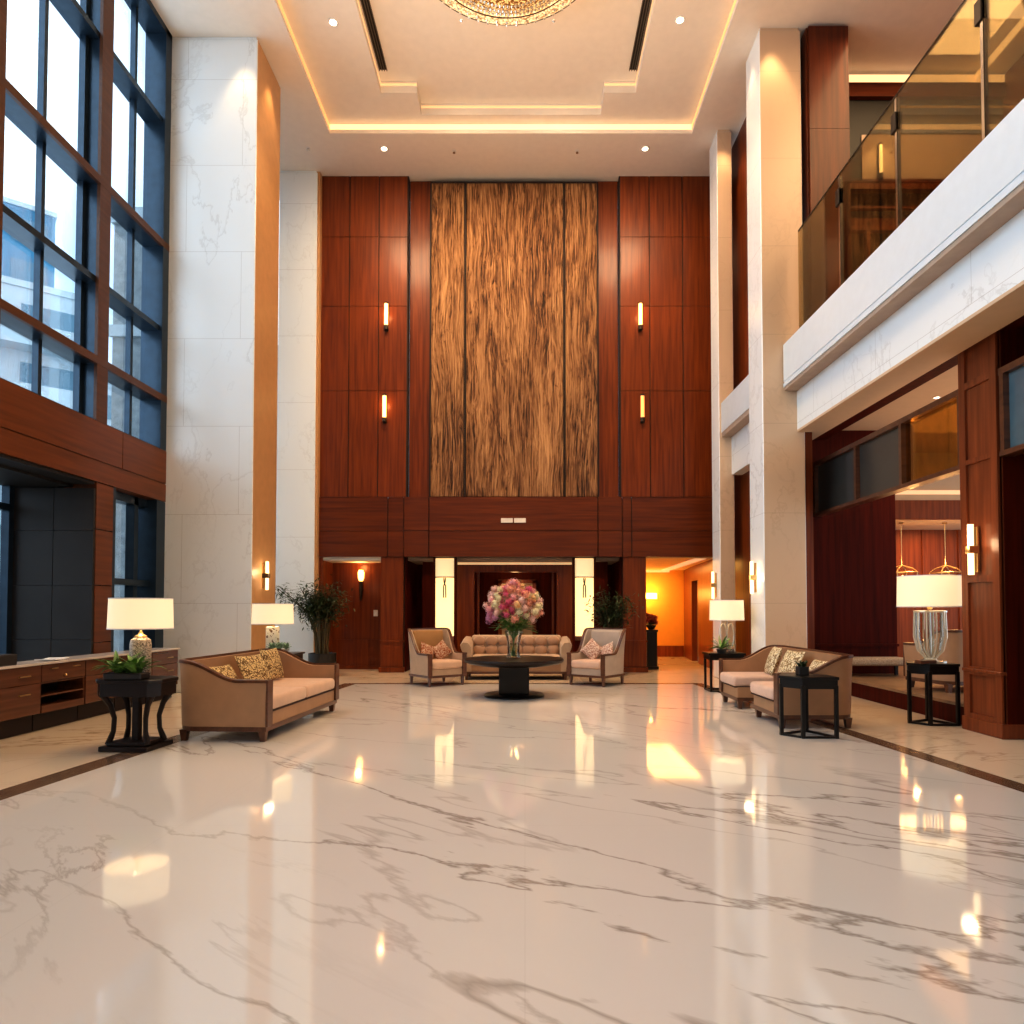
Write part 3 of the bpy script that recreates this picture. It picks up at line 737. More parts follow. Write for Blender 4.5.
# armchairs
def armchair(label, loc, rz, inner, outer, seat):
    t = thing('armchair', label, 'armchair', loc, rz, 'armchairs beside the coffee table')
    Lh, Dh = .43, .42
    bm, bt = B(), B(); shell(bm, bt, Lh, Dh, .16, .075, .22, .62, 1.10, .42, .90, .06)
    link('backrest', bm, outer, t, True, angle=50); link('wooden_trim', bt, 'trim_wood', t, True, angle=50)
    part('inner_back', inner, t, lambda q: box(q, -Lh+.085, Lh-.085, Dh-.15, Dh-.075, .45, 1.09, .03, 3, Matrix.Rotation(R(-2), 4, 'X')), True)
    part('seat_base', outer, t, lambda q: box(q, -Lh+.075, Lh-.075, -Dh+.01, Dh-.08, .20, .34, .01, 2))
    part('seat_rail', 'trim_wood', t, lambda q: box(q, -Lh+.01, Lh-.01, -Dh-.005, Dh-.03, .17, .215, .005, 1))
    part('seat_cushion', seat, t, lambda q: cushion_box(q, -Lh+.08, Lh-.08, -Dh-.03, Dh-.15, .34, .50, .05), True)
    for s in (-1, 1):
        part('arm_post', 'trim_wood', t, lambda q: box(q, s*(Lh-.035)-.048, s*(Lh-.035)+.048, -Dh-.02, -Dh+.006, .17, .64, .005, 1))
        for y in (-Dh+.04, Dh-.08):
            part('leg', 'trim_wood', t, lambda q: taper_leg(q, s*(Lh-.05), y, 0, .175, .035, .055))
    return t
armchair('ochre armchair with wooden trim on the bouquet table\'s window side', (-1.79, 13.84, 0), R(38), 'chair_back', 'beige', 'tan_seat')
armchair('greige armchair with mauve cushions in front of the green palm', (1.46, 13.84, 0), R(-38), 'chair_grey', 'chair_grey', 'pink_seat')
pillow('rust patterned cushion at the window end of the ochre armchair', 'geo_red', (-1.98, 13.84, .66), R(-20), R(50), .36, .34, .12, ry=R(20))
pillow('rust patterned cushion at the sofa end of the ochre armchair', 'geo_red', (-1.72, 14.02, .66), R(-20), R(26), .36, .34, .12, ry=R(-35))
pillow('mauve diamond cushion at the sofa end of the greige armchair', 'geo_pink', (1.38, 14.0, .68), R(-20), R(-26), .38, .36, .12, ry=R(40))
pillow('mauve diamond cushion at the palm end of the greige armchair', 'geo_pink', (1.66, 13.86, .66), R(-20), R(-52), .36, .34, .12, ry=R(-20))

# rug
bm = B(); box(bm, -1.55, 1.2, 13.98, 15.9, 0.0, .012, .004, 1); tag(link('rug', bm, 'rug'), 'speckled beige rug under the tufted sofa', 'rug')

# tufted sofa
t = thing('tufted_sofa', 'beige tufted sofa with flared arms behind the round coffee table', 'sofa', (-.19, 14.95, .012))
part('base', 'tan', t, lambda q: box(q, -1.06, 1.06, -.40, .42, .17, .36, .02, 2))
part('base_rail', 'trim_wood', t, lambda q: box(q, -1.12, 1.12, -.42, .44, .13, .18, .006, 1))
part('seat_cushion', 'beige', t, lambda q: cushion_box(q, -.95, .95, -.44, .25, .36, .52, .05), True)
part('backrest', 'beige', t, lambda q: box(q, -1.0, 1.0, .24, .44, .36, .93, .06, 4), True)
for k in range(7):
    x = -.82+k*.273
    def tf(q, x=x):
        for zz, hh in ((.60, .17), (.80, .15)):
            ico(q, (x+(.0 if zz < .7 else .0), .22, zz), .14, 3, (1.0, .45, hh/.14*.75))
    part('tufted_pad', 'tuft', t, tf, True, 180)
for s in (-1, 1):
    def arm_fn(q, s=s):
        prof = [(.95, .18), (1.06, .18), (1.10, .50), (1.17, .66), (1.19, .74), (1.13, .80), (1.03, .79), (.96, .70)]
        a = [q.verts.new((s*x, -.43, z)) for x, z in prof]; b = [q.verts.new((s*x, .44, z+(.10 if z > .6 else 0))) for x, z in prof]
        q.faces.new(a); q.faces.new(b[::-1])
        for i in range(len(a)): q.faces.new((a[i], a[(i+1) % len(a)], b[(i+1) % len(a)], b[i]))
    part('arm', 'beige', t, arm_fn, True, 50)
    for y in (-.36, .36): part('leg', 'trim_wood', t, lambda q: taper_leg(q, s*1.05, y, 0, .135, .05, .07))

# coffee table
t = thing('coffee_table', 'dark round pedestal coffee table carrying the bouquet', 'table', (-.19, 11.95, 0))
part('tabletop', 'dark_wood', t, lambda q: lathe(q, [(.55, .53), (.80, .57), (.86, .60), (.87, .63), (.86, .655), (.2, .66)], 64), True)
part('pedestal', 'black_lacquer', t, lambda q: box(q, -.26, .26, -.22, .22, .05, .56, .02, 2))
part('base', 'black_lacquer', t, lambda q: lathe(q, [(.52, 0), (.53, .02), (.50, .045), (.2, .06)], 48), True)
# vase + bouquet
t = thing('vase', 'clear glass vase holding the pink bouquet on the coffee table', 'vase', (-.20, 11.95, .66))
part('glass_body', 'crystal', t, lambda q: lathe(q, [(.10, 0), (.12, .01), (.105, .12), (.11, .28), (.16, .48), (.15, .48), (.10, .28), (.095, .12), (.09, .03), (.01, .02)], 24), True)
part('water', glass('vase_water', (.82, .88, .74), .6), t, lambda q: lathe(q, [(.085, .03), (.09, .12), (.095, .26), (.01, .261)], 20), True)
t = thing('bouquet', 'large round bouquet of pink, peach and cream flowers in the glass vase', 'flowers', (-.20, 11.95, .70))
def stems(q):
    for k in range(34):
        a = random.uniform(0, 2*PI); r0 = random.uniform(.01, .06); r1 = random.uniform(.05, .34); z1 = random.uniform(.55, .8)
        tube(q, [(-r0*math.cos(a), -r0*math.sin(a), .0), (r0*.5*math.cos(a), r0*.5*math.sin(a), .3), (r1*math.cos(a), r1*math.sin(a), z1)], .006, 5)
part('stems', 'leaf', t, stems)
def fol(q):
    for k in range(130):
        a = random.uniform(0, 2*PI); r0 = random.uniform(.04, .30); z = random.uniform(.46, .70)-.1*(r0 < .1)
        leaf(q, (r0*math.cos(a), r0*math.sin(a), z), (math.cos(a+random.uniform(-.6, .6)), math.sin(a+random.uniform(-.6, .6)), random.uniform(-.6, .6)), random.uniform(.12, .24), random.uniform(.05, .09))
part('foliage', 'leaf', t, fol)
FC = [('deep_pink', (.70, .13, .26)), ('blush', (.88, .56, .50)), ('peach', (.90, .55, .27)), ('cream', (.88, .76, .50)), ('coral', (.86, .38, .26)), ('rose', (.84, .40, .42)), ('lilac', (.68, .30, .46))]
for n_, c in FC: M['fl_'+n_] = plain('petal_'+n_, c, .6, vary=.25, vscale=40)
def flower(q, r):
    ico(q, (0, 0, 0), r*.62, 2, jit=.10)
    for k in range(60):
        d = Vector((random.gauss(0, 1), random.gauss(0, 1), random.gauss(0, 1))).normalized(); s = d.orthogonal().normalized(); u = d.cross(s)
        an = random.uniform(0, PI); s, u = s*math.cos(an)+u*math.sin(an), -s*math.sin(an)+u*math.cos(an)
        c = d*r*random.uniform(.65, 1.15); w = r*.22
        for sx, sy in ((1, 0), (0, 1), (-1, 0), (0, -1)):
            e = s*sx+u*sy; f = -s*sy+u*sx
            quad(q, c, c+(e+f*.6)*w*.7+d*w*.2, c+e*w*1.5+d*w*.3, c+(e-f*.6)*w*.7+d*w*.2)
nf = 96; protos = {}
for k in range(nf):
    ph = math.acos(1-1.50*(k+.5)/nf); th = k*2.399963
    rr = .41*(1+random.uniform(-.16, .20))
    x, y, z = rr*1.04*math.sin(ph)*math.cos(th), rr*.9*math.sin(ph)*math.sin(th), .84+rr*.98*math.cos(ph)
    front = y < 0
    if x > .12: wts = [.3, 1.2, 3.2, 1.0, 2.2, .8, 0]
    elif x < -.22: wts = [.6, 2.0, .4, 3.0, .5, 1.6, 1.4]
    elif z > 1.05: wts = [.8, 2.4, 1.6, .6, 2.4, 2.0, 0]
    else: wts = [2.2, 2.0, 1.6, 1.4, .8, 1.6, .3]
    sel = random.choices(FC, weights=wts)[0][0]
    if x < -.16 and z < .74: sel = 'lilac'
    if sel in protos and len(protos[sel]) >= 2:
        o = random.choice(protos[sel]).copy(); COL.objects.link(o)
    else:
        bm = B(); flower(bm, .07); o = link('flower', bm, 'fl_'+sel, t, True, False, 180); protos.setdefault(sel, []).append(o)
    o.parent = t; o.location = (x, y, z); s = random.uniform(.62, 1.2); o.scale = (s, s, s); o.rotation_euler = (random.random()*6, random.random()*6, random.random()*6)

# ---------------- lamps and side tables
def drum(q, r0, r1, z0, z1, n=48):
    lathe(q, [(r0, z0), (r1, z1), (r1-.006, z1), (r0-.006, z0)], n, cap=False)
    # closing ring between first and last rows is implicit in the thin wall
def drum_rims(q, r0, r1, z0, z1):
    for r, z in ((r0, z0), (r1, z1)):
        lathe(q, [(r+.003, z-.006), (r+.003, z+.006), (r-.008, z+.006), (r-.008, z-.006), (r+.003, z-.006)], 48, cap=False)
LG = 'table lamps with cream drum shades'
# near left table
t = thing('side_table', 'dark side table with scrolled legs on a plinth, nearest the console cabinets', 'side table', (-4.23, 7.48, 0), R(-4))
part('tabletop', 'dark_wood', t, lambda q: prism(q, [(-.28, -.26), (.28, -.26), (.375, -.15), (.375, .15), (.28, .26), (-.28, .26), (-.375, .15), (-.375, -.15)], .72, .76, .008, 1))
part('apron', 'dark_wood', t, lambda q: prism(q, [(-.26, -.24), (.26, -.24), (.355, -.14), (.355, .14), (.26, .24), (-.26, .24), (-.355, .14), (-.355, -.14)], .58, .722))
part('base', 'dark_wood', t, lambda q: (prism(q, [(-.27, -.24), (.27, -.24), (.27, .24), (-.27, .24)], 0, .05, .006, 1), prism(q, [(-.22, -.19), (.22, -.19), (.22, .19), (-.22, .19)], .05, .09, .01, 1)))
for sx, sy in ((-1, -1), (1, -1), (-1, 1), (1, 1)):
    part('leg', 'dark_wood', t, lambda q: tube(q, [(sx*.27, sy*.17, .59), (sx*.21, sy*.14, .48), (sx*.175, sy*.12, .34), (sx*.18, sy*.125, .2), (sx*.22, sy*.15, .06)], [.036, .030, .025, .025, .034], 8), True)
part('column', 'dark_wood', t, lambda q: box(q, -.038, .038, -.038, .038, .08, .59, .008, 1))
t = thing('table_lamp', 'mosaic bottle-shaped lamp with cream drum shade on the scrolled-leg table', 'lamp', (-4.26, 7.58, .76), 0, LG)
part('lamp_shade', 'shade', t, lambda q: drum(q, .325, .315, .535, .865), True)
part('shade_rim', 'white', t, lambda q: drum_rims(q, .325, .315, .535, .865))
part('lamp_base', 'mosaic', t, lambda q: lathe(q, [(.09, .0), (.105, .02), (.108, .36), (.10, .41), (.06, .44)], 32), True)
part('lamp_neck', 'brass', t, lambda q: lathe(q, [(.06, .42), (.065, .45), (.03, .47), (.012, .5), (.012, .7)], 20), True)
point('bulb', (-4.26, 7.58, 1.47), 9)
# plant on it
t = thing('potted_plant', 'bushy green plant in a low dark tray in front of the mosaic lamp', 'plant', (-4.26, 7.33, .76))
part('tray', 'pot_dark', t, lambda q: box(q, -.20, .20, -.10, .09, 0, .07, .01, 1))
def pl(q):
    for k in range(64):
        a = random.uniform(0, 2*PI); ln = random.uniform(.12, .30)
        blade(q, (random.uniform(-.13, .13), random.uniform(-.06, .05), .06), a, ln, random.uniform(.04, .065), random.uniform(.14, .36), random.uniform(.08, .22))
part('foliage', 'leaf', t, pl)

# far left table + lamp + succulents
t = thing('side_table', 'dark square-topped side table between the left sofa and the marble pillar', 'side table', (-3.98, 11.2, 0))
part('tabletop', 'dark_wood', t, lambda q: box(q, -.29, .29, -.29, .29, .77, .80, .006, 1))
part('apron', 'dark_wood', t, lambda q: box(q, -.26, .26, -.26, .26, .68, .77))
for sx in (-1, 1):
    for sy in (-1, 1): part('leg', 'dark_wood', t, lambda q: box(q, sx*.235-.025, sx*.235+.025, sy*.235-.025, sy*.235+.025, 0, .70, .004, 1))
t = thing('table_lamp', 'pierced ivory square lamp with drum shade behind the left sofa', 'lamp', (-4.16, 11.27, .80), 0, LG)
part('lamp_shade', 'shade', t, lambda q: drum(q, .33, .32, .47, .80), True)
part('shade_rim', 'white', t, lambda q: drum_rims(q, .33, .32, .47, .80))
part('lamp_base', 'filigree', t, lambda q: box(q, -.10, .10, -.06, .06, .02, .43, .02, 2))
part('foot', 'brass', t, lambda q: box(q, -.11, .11, -.07, .07, 0, .02))
part('lamp_neck', 'brass', t, lambda q: tube(q, [(0, 0, .43), (0, 0, .65)], .012))
point('bulb', (-4.16, 11.27, 1.42), 9)
t = thing('succulent_bowl', 'pale succulents in a small white bowl beside the pierced ivory lamp', 'plant', (-3.99, 11.06, .80))
part('bowl', 'pot_white', t, lambda q: lathe(q, [(.08, 0), (.15, .03), (.18, .07), (.17, .07), (.05, .05)], 24), True)
def su(q):
    for cx, cy in ((-.1, 0), (.02, -.05), (.12, .02), (0, .08)):
        for ring, (n, el) in enumerate(((8, .03), (6, .07), (4, .1))):
            for k in range(n): blade(q, (cx, cy, .06), 2*PI*k/n+ring*.4, .10-.022*ring, .05, el+.04, .02, 3)
part('foliage', 'leaf_pale', t, su)

# right near table (in front of right sofa)
def open_table(label, loc, rz, w, d, h, cut):
    t = thing('side_table', label, 'side table', loc, rz)
    pts = [(-w/2, 0), (-w*.2, -d/2), (w/2, -d/2), (w/2, d*.1), (w*.2, d/2), (-w*.3, d/2)]
    part('tabletop', 'black_lacquer', t, lambda q: prism(q, pts, h-.035, h, .005, 1))
    ap = [(x*.95, y*.95) for x, y in pts]
    part('apron', 'black_lacquer', t, lambda q: prism(q, ap, h-.14, h-.034))
    fr = [(x*.9, y*.9) for x, y in pts]
    corners = [fr[0], fr[1], fr[2], fr[4]]
    for x, y in corners: part('leg', 'black_lacquer', t, lambda q: box(q, x-.021, x+.021, y-.021, y+.021, 0, h-.1, .003, 1))
    def ring(q):
        for i in range(len(corners)):
            a, b = Vector(corners[i]), Vector(corners[(i+1) % len(corners)])
            dd = (b-a).normalized(); n = Vector((-dd.y, dd.x))*.014
            prism(q, [tuple(a+n), tuple(b+n), tuple(b-n), tuple(a-n)], 0.0, .026)
    part('base_frame', 'black_lacquer', t, ring); return t
open_table('low black open-frame side table in front of the near arm of the two-seat sofa', (3.36, 8.24, 0), 0, .62, .50, .715, .14)
t = thing('potted_plant', 'tiny green plant in a dark square pot on the low black table', 'plant', (3.36, 8.30, .715))
part('pot', 'pot_dark', t, lambda q: box(q, -.06, .06, -.06, .06, 0, .10, .006, 1))
part('foliage', 'leaf_dark', t, lambda q: [blade(q, (random.uniform(-.03, .03), random.uniform(-.03, .03), .09), random.uniform(0, 6.28), random.uniform(.05, .09), .03, random.uniform(.06, .14), .04, 4) for k in range(26)])
# right far-near hex table with crystal lamp
open_table('black angular side table beside the panelled wooden pier', (5.36, 9.10, 0), 0, .57, .46, .80, .13)
t = thing('table_lamp', 'cut-crystal urn lamp with drum shade beside the panelled pier', 'lamp', (5.41, 9.13, .80), 0, LG)
part('lamp_shade', 'shade', t, lambda q: drum(q, .39, .38, .745, 1.15), True)
part('shade_rim', 'white', t, lambda q: drum_rims(q, .39, .38, .745, 1.15))
def urn(q):
    for k in range(10):
        a = 2*PI*k/10+.2; c, s = math.cos(a), math.sin(a)
        tube(q, [(.06*c, .06*s, .06), (.15*c, .15*s, .16), (.19*c, .19*s, .34), (.185*c, .185*s, .52), (.18*c, .18*s, .68)], .012, 6)
    lathe(q, [(.17, .665), (.2, .67), (.2, .69), (.17, .695)], 28)
part('lamp_base', 'crystal_lit', t, urn, True)
part('inner_glass', 'crystal', t, lambda q: lathe(q, [(.05, .06), (.13, .18), (.165, .34), (.165, .66)], 24, cap=False), True)
part('lamp_stem', 'chrome', t, lambda q: tube(q, [(0, 0, .02), (0, 0, .74), (0, 0, .95)], .016))
part('foot', 'crystal_lit', t, lambda q: lathe(q, [(.19, 0), (.19, .025), (.09, .04), (.06, .07)], 28), True)
part('neck_ball', 'brass', t, lambda q: ico(q, (0, 0, .73), .035, 2), True)
point('bulb', (5.41, 9.13, 1.74), 10)
bm = B(); box(bm, -.13, .13, -.05, .05, 0, .045, .006, 1); o = link('book', bm, 'trim_wood'); o.location = (5.24, 8.95, .80); o.rotation_euler = (0, 0, .25)
tag(o, 'small brown book lying at the foot of the crystal urn lamp', 'book')
# right far table with ring lamp
t = thing('side_table', 'black open side table at the far end of the two-seat sofa', 'side table', (3.70, 12.75, 0))
part('tabletop', 'black_lacquer', t, lambda q: box(q, -.34, .34, -.25, .25, .67, .71, .005, 1))
part('apron', 'black_lacquer', t, lambda q: box(q, -.31, .31, -.22, .22, .58, .67))
for sx in (-1, 1):
    for sy in (-1, 1): part('leg', 'black_lacquer', t, lambda q: box(q, sx*.29-.02, sx*.29+.02, sy*.2-.02, sy*.2+.02, 0, .6, .003, 1))
part('base_frame', 'black_lacquer', t, lambda q: (box(q, -.30, .30, -.215, -.185, 0, .03), box(q, -.30, .30, .185, .215, 0, .03), box(q, -.305, -.275, -.2, .2, 0, .03), box(q, .275, .305, -.2, .2, 0, .03)))
t = thing('table_lamp', 'open oval-framed silver lamp with drum shade beyond the two-seat sofa', 'lamp', (3.78, 12.80, .71), 0, LG)
part('lamp_shade', 'shade', t, lambda q: drum(q, .315, .305, .60, .97), True)
part('shade_rim', 'white', t, lambda q: drum_rims(q, .315, .305, .60, .97))
def ringlamp(q):
    for x0 in (-.07, .07):
        pts = [(x0+.065*math.cos(2*PI*k/20), 0, .31+.22*math.sin(2*PI*k/20)) for k in range(21)]
        tube(q, pts, .012, 6)
part('lamp_base', 'crystal_lit', t, ringlamp, True)
part('foot', 'chrome', t, lambda q: box(q, -.13, .13, -.06, .06, 0, .07, .01, 2))
part('lamp_neck', 'chrome', t, lambda q: tube(q, [(0, 0, .05), (0, 0, .8)], .012))
point('bulb', (3.78, 12.8, 1.5), 9)
t = thing('potted_plant', 'spiky green plant in front of the oval-framed silver lamp', 'plant', (3.62, 12.62, .71))
part('pot', 'pot_dark', t, lambda q: lathe(q, [(.07, 0), (.09, .07), (.075, .07)], 20), True)
part('foliage', 'leaf', t, lambda q: [blade(q, (0, 0, .06), random.uniform(0, 6.28), random.uniform(.14, .32), .05, random.uniform(.12, .36), random.uniform(.05, .2)) for k in range(28)])

# ---------------- console cabinets
def cab(y0, y1, kind, label):
    t = thing('console_cabinet', label, 'cabinet', (-5.98, y0, 0), 0, 'console cabinets under the window wall')
    w = y1-y0; D_ = .40
    def carc(q):
        box(q, -D_, -.02, .002, w-.002, .22, .24); box(q, -D_, -.02, .002, w-.002, .80, .82); box(q, -D_, -.02, .002, .02, .22, .82); box(q, -D_, -.02, w-.02, w-.002, .22, .82); box(q, -D_, -D_+.02, .002, w-.002, .22, .82)
        if kind == 'shelf': box(q, -D_, -.015, .02, w-.02, .58, .60); box(q, -D_, -.015, .02, w-.02, .42, .44); box(q, -D_, -.005, .02, w-.02, .22, .31)
    part('carcass', 'cabinet', t, carc)
    part('plinth', 'groove', t, lambda q: box(q, -D_+.02, -.10, 0.01, w-.01, 0.0, .22))
    if kind == 'shelf':
        d = part('drawer', 'cabinet', t, lambda q: box(q, -.02, .0, .008, w-.008, .605, .815, .003, 1))
        for a in (.16, w-.26): part('handle', 'brass', d, lambda q: box(q, 0, .02, a, a+.12, .755, .768))
        part('knob', 'brass', d, lambda q: ico(q, (.015, w*.5, .66), .018, 1))
        part('shelf_back', 'black', t, lambda q: box(q, -D_+.021, -D_+.03, .02, w-.02, .31, .58))
    elif kind == 'door':
        for a, b in ((.008, w/2-.004), (w/2+.004, w-.008)):
            d = part('door', 'cabinet', t, lambda q: box(q, -.02, 0, a, b, .225, .815, .003, 1))
            part('handle', 'brass', d, lambda q: box(q, 0, .02, (a+b)/2-.08, (a+b)/2+.08, .70, .713))
    else:
        for z0, z1 in ((.60, .815), (.225, .595)):
            d = part('drawer', 'cabinet', t, lambda q: box(q, -.02, 0, .008, w-.008, z0, z1, .003, 1))
            part('handle', 'brass', d, lambda q: box(q, 0, .02, w*.55, w*.55+.18, z1-.12, z1-.107))
    return t
cab(7.62, 8.47, 'drawer', 'red-brown drawer cabinet nearest the viewer, under the charcoal box')
cab(8.47, 9.32, 'shelf', 'console cabinet with two open black shelves below its drawer')
cab(9.32, 10.15, 'drawer', 'two-drawer cabinet just beyond the open-shelf cabinet, behind the scrolled-leg table')
cab(10.15, 10.98, 'door', 'double-door cabinet partly hidden by the mosaic table lamp')
cab(10.98, 11.80, 'drawer', 'two-drawer cabinet at the end of the row, touching the marble pillar\'s front')
bm = B(); box(bm, -6.39, -5.96, 7.0, 11.82, .82, .85, .004, 1); tag(link('worktop', bm, 'worktop'), 'long pale stone top over the console cabinets', 'worktop')
cab(6.80, 7.62, 'drawer', 'drawer cabinet cut by the left picture edge')
bm = B(); box(bm, -6.36, -6.02, 7.55, 8.12, .85, .98, .01, 1); tag(link('storage_box', bm, 'charcoal'), 'low charcoal box on the pale console top', 'box')
t = thing('brochure', 'open white brochure lying on the pale console top', 'brochure', (-6.15, 8.9, .85), R(12))
for s in (-1, 1): part('page', 'paper', t, lambda q: box(q, -.12, .12, .005 if s > 0 else -.20, .20 if s > 0 else -.005, 0, .012, .002, 1, Matrix.Rotation(R(3*s), 4, 'X')))

# ---------------- plants on the floor
def bamboo(label, loc, h, spread, nst, potr, poth, lean=None, dark='leaf_dark', nleaf=26):
    t = thing('potted_bamboo', label, 'plant', loc)
    part('pot', 'pot_dark', t, lambda q: lathe(q, [(potr*.85, 0), (potr, poth*.6), (potr, poth), (potr*.92, poth), (potr*.9, poth-.05), (.01, poth-.05)], 28), True)
    st = B(); fo = B()
    for k in range(nst):
        a = random.uniform(0, 2*PI); r0 = random.uniform(0, potr*.5); r1 = spread*random.uniform(.25, 1); hh = h*random.uniform(.72, 1)
        top = Vector((r1*math.cos(a), r1*math.sin(a)*.55, hh))
        if lean and k < 4: top = Vector((-lean*random.uniform(.75, 1.0), -.15, h*random.uniform(.85, .97)))
        base = Vector((r0*math.cos(a), r0*math.sin(a), poth-.06)); mid = base.lerp(top, .55)+Vector((0, 0, .12))
        mid.x *= .6
        pts = [base, base.lerp(mid, .6), mid, mid.lerp(top, .6), top]
        tube(st, pts, [.016, .014, .011, .008, .004], 5)
        for j in range(nleaf):
            tt = random.uniform(.50, 1.0)
            p = pts[2].lerp(pts[4], (tt-.5)*2); off = Vector((random.gauss(0, .11), random.gauss(0, .09), random.gauss(0, .09)))
            leaf(fo, p+off, (random.gauss(0, 1), random.gauss(0, 1), random.uniform(-.9, .4)), random.uniform(.10, .19), random.uniform(.026, .042))
    link('stems', st, 'stem', t, True); link('foliage', fo, dark, t, recalc=False)
    return t
bamboo('tall leafy bamboo in a dark round planter beside the left wall alcove', (-4.62, 15.6, 0), 2.15, .62, 40, .31, .52, lean=1.1, nleaf=70)
bamboo('leafy palm half hidden behind the greige armchair', (2.0, 15.7, 0), 1.95, .48, 34, .26, .45, nleaf=44)
# flowers on dark stand inside corridor
t = thing('pedestal', 'slim black pedestal at the mouth of the amber corridor', 'pedestal', (3.21, 17.4, 0))
part('plinth', 'black_lacquer', t, lambda q: box(q, -.16, .16, -.16, .16, 0, .08, .006, 1))
part('column', 'black_lacquer', t, lambda q: box(q, -.13, .13, -.13, .13, .08, .95, .006, 1))
part('cap', 'black_lacquer', t, lambda q: box(q, -.15, .15, -.15, .15, .95, 1.0, .006, 1))
t = thing('flower_arrangement', 'small dark red flower arrangement on the black corridor pedestal', 'flowers', (3.21, 17.4, 1.0))
part('bowl', 'black_lacquer', t, lambda q: lathe(q, [(.06, 0), (.12, .08), (.13, .12), (.1, .12)], 20), True)
part('foliage', 'leaf_dark', t, lambda q: [leaf(q, (0, 0, .12), (random.gauss(0, 1), random.gauss(0, 1), random.uniform(-.5, 1)), .17, .05) for k in range(50)])
M['fl_red'] = plain('petal_red', (.35, .05, .04), .6, vary=.3, vscale=40)
fp = None
for k in range(12):
    a = random.uniform(0, 6.28); rr = random.uniform(.03, .16)
    if fp is None: bm = B(); flower(bm, .065); fp = o = link('flower', bm, 'fl_red', t, True, False)
    else: o = fp.copy(); COL.objects.link(o)
    o.parent = t; o.location = (rr*math.cos(a), rr*math.sin(a), random.uniform(.16, .38))

# ---------------- lounge sofa and lanterns on the right
t = barrel_sofa('lounge_sofa', 'tan curved lounge sofa on the raised platform behind the crystal lamp', (7.05, 10.6, .28), R(190), 1.9, .9, 'beige')
t = thing('bench', 'low upholstered bench with pale top against the dark lounge wall', 'bench', (6.45, 12.7, .28))
part('seat', 'rug', t, lambda q: box(q, -.6, .6, -.25, .25, .20, .34, .04, 3), True)
for sx in (-1, 1):
    for sy in (-1, 1): part('leg', 'dark_wood', t, lambda q: box(q, sx*.54-.025, sx*.54+.025, sy*.19-.025, sy*.19+.025, 0, .22))
def lantern(label, loc):
    t = thing('pendant_lantern', label, 'lantern', loc, 0, 'brass lanterns in the lounge')
    def fr(q):
        for k in range(4):
            c, s = [(1, 1), (-1, 1), (-1, -1), (1, -1)][k]
            tube(q, [(c*.17, s*.17, .02), (c*.23, s*.23, .56), (c*.16, s*.16, .64), (0, 0, .72)], .013, 6)
        for z, w in ((.02, .17), (.56, .23)):
            for a, b in (((-w, -w), (w, -w)), ((w, -w), (w, w)), ((w, w), (-w, w)), ((-w, w), (-w, -w))): tube(q, [(*a, z), (*b, z)], .011, 6)
    part('cage', 'brass', t, fr); part('rod', 'brass', t, lambda q: tube(q, [(0, 0, .70), (0, 0, 3.5-loc[2])], .008, 6))
    part('canopy', 'brass', t, lambda q: lathe(q, [(.06, 3.47-loc[2]), (.05, 3.5-loc[2])], 16))
    part('lamp_glow', emis('lantern_glow', (1, .6, .22), 5), t, lambda q: [ico(q, (random.uniform(-.07, .07), random.uniform(-.07, .07), .08+k*.035), .035, 1) for k in range(12)], True)
    return t
lantern('brass cage lantern above the crystal lamp, toward the dark lounge wall', (8.62, 15.6, 1.80))
lantern('brass cage lantern beside the pier edge, at the lounge far wall', (9.62, 15.6, 1.80))
point('lantern_light', (8.8, 15.4, 2.6), 14, (1, .55, .2)); point('lantern_light', (9.7, 15.4, 2.6), 14, (1, .55, .2))

# ---------------- wall pieces
# carved relief panels
RG = 'carved grain panels on the back wall'
for x0, x1, lb in ((-2.30, -1.50, 'narrow carved wood-grain panel on the window side of the back wall'), (-1.44, .935, 'wide carved wood-grain panel at the centre of the back wall'), (.995, 1.77, 'narrow carved wood-grain panel on the balcony side of the back wall')):
    bm = B(); box(bm, x0, x1, 16.55, 16.68, 4.26, 12.02, .006, 1); tag(link('relief_panel', bm, 'relief'), lb, 'wall panel', RG)
bm = B()
for x in (-2.335, -1.487, .947, 1.772): box(bm, x, x+.034, 16.53, 16.70, 4.25, 12.05)
box(bm, -2.335, 1.80, 16.54, 16.70, 12.02, 12.06); struct('trim_13', bm, 'groove')

def tube_sconce(label, loc, rz, length, group, r=.045, mat='tube_warm', mid=None):
    t = thing('wall_sconce', label, 'wall light', loc, rz, group)
    # local: wall at y=0, projects to -y
    part('lamp_tube', mat, t, lambda q: lathe(q, [(r, -length/2), (r, length/2)], 16, (0, -.08, 0)), True)
    if mid:
        part('bracket', mid, t, lambda q: box(q, -.045, .045, -.125, 0, -.045, .045, .006, 1))
        part('back_plate', 'brass', t, lambda q: box(q, -.035, .035, -.02, 0, -length*.45, length*.45))
    else:
        part('bracket', 'bronze', t, lambda q: (lathe(q, [(r+.008, -length/2-.08), (r+.008, -length/2+.02)], 16, (0, -.08, 0)), box(q, -.03, .03, -.08, 0, -length/2-.05, -length/2-.01)))
        part('cap', 'bronze', t, lambda q: lathe(q, [(r+.006, length/2-.01), (r+.004, length/2+.03)], 16, (0, -.08, 0)))
        part('back_plate', 'bronze', t, lambda q: box(q, -.04, .04, -.015, 0, -length/2-.1, length/2+.05))
    return t
SG = 'tube sconces high on the back wall'
tube_sconce('upper tube sconce on the timber left of the carved panels', (-3.38, 16.5, 8.68), 0, .56, SG)
tube_sconce('lower tube sconce on the timber left of the carved panels', (-3.41, 16.5, 6.42), 0, .56, SG)
tube_sconce('upper tube sconce on the timber right of the carved panels', (2.81, 16.5, 8.68), 0, .56, SG)
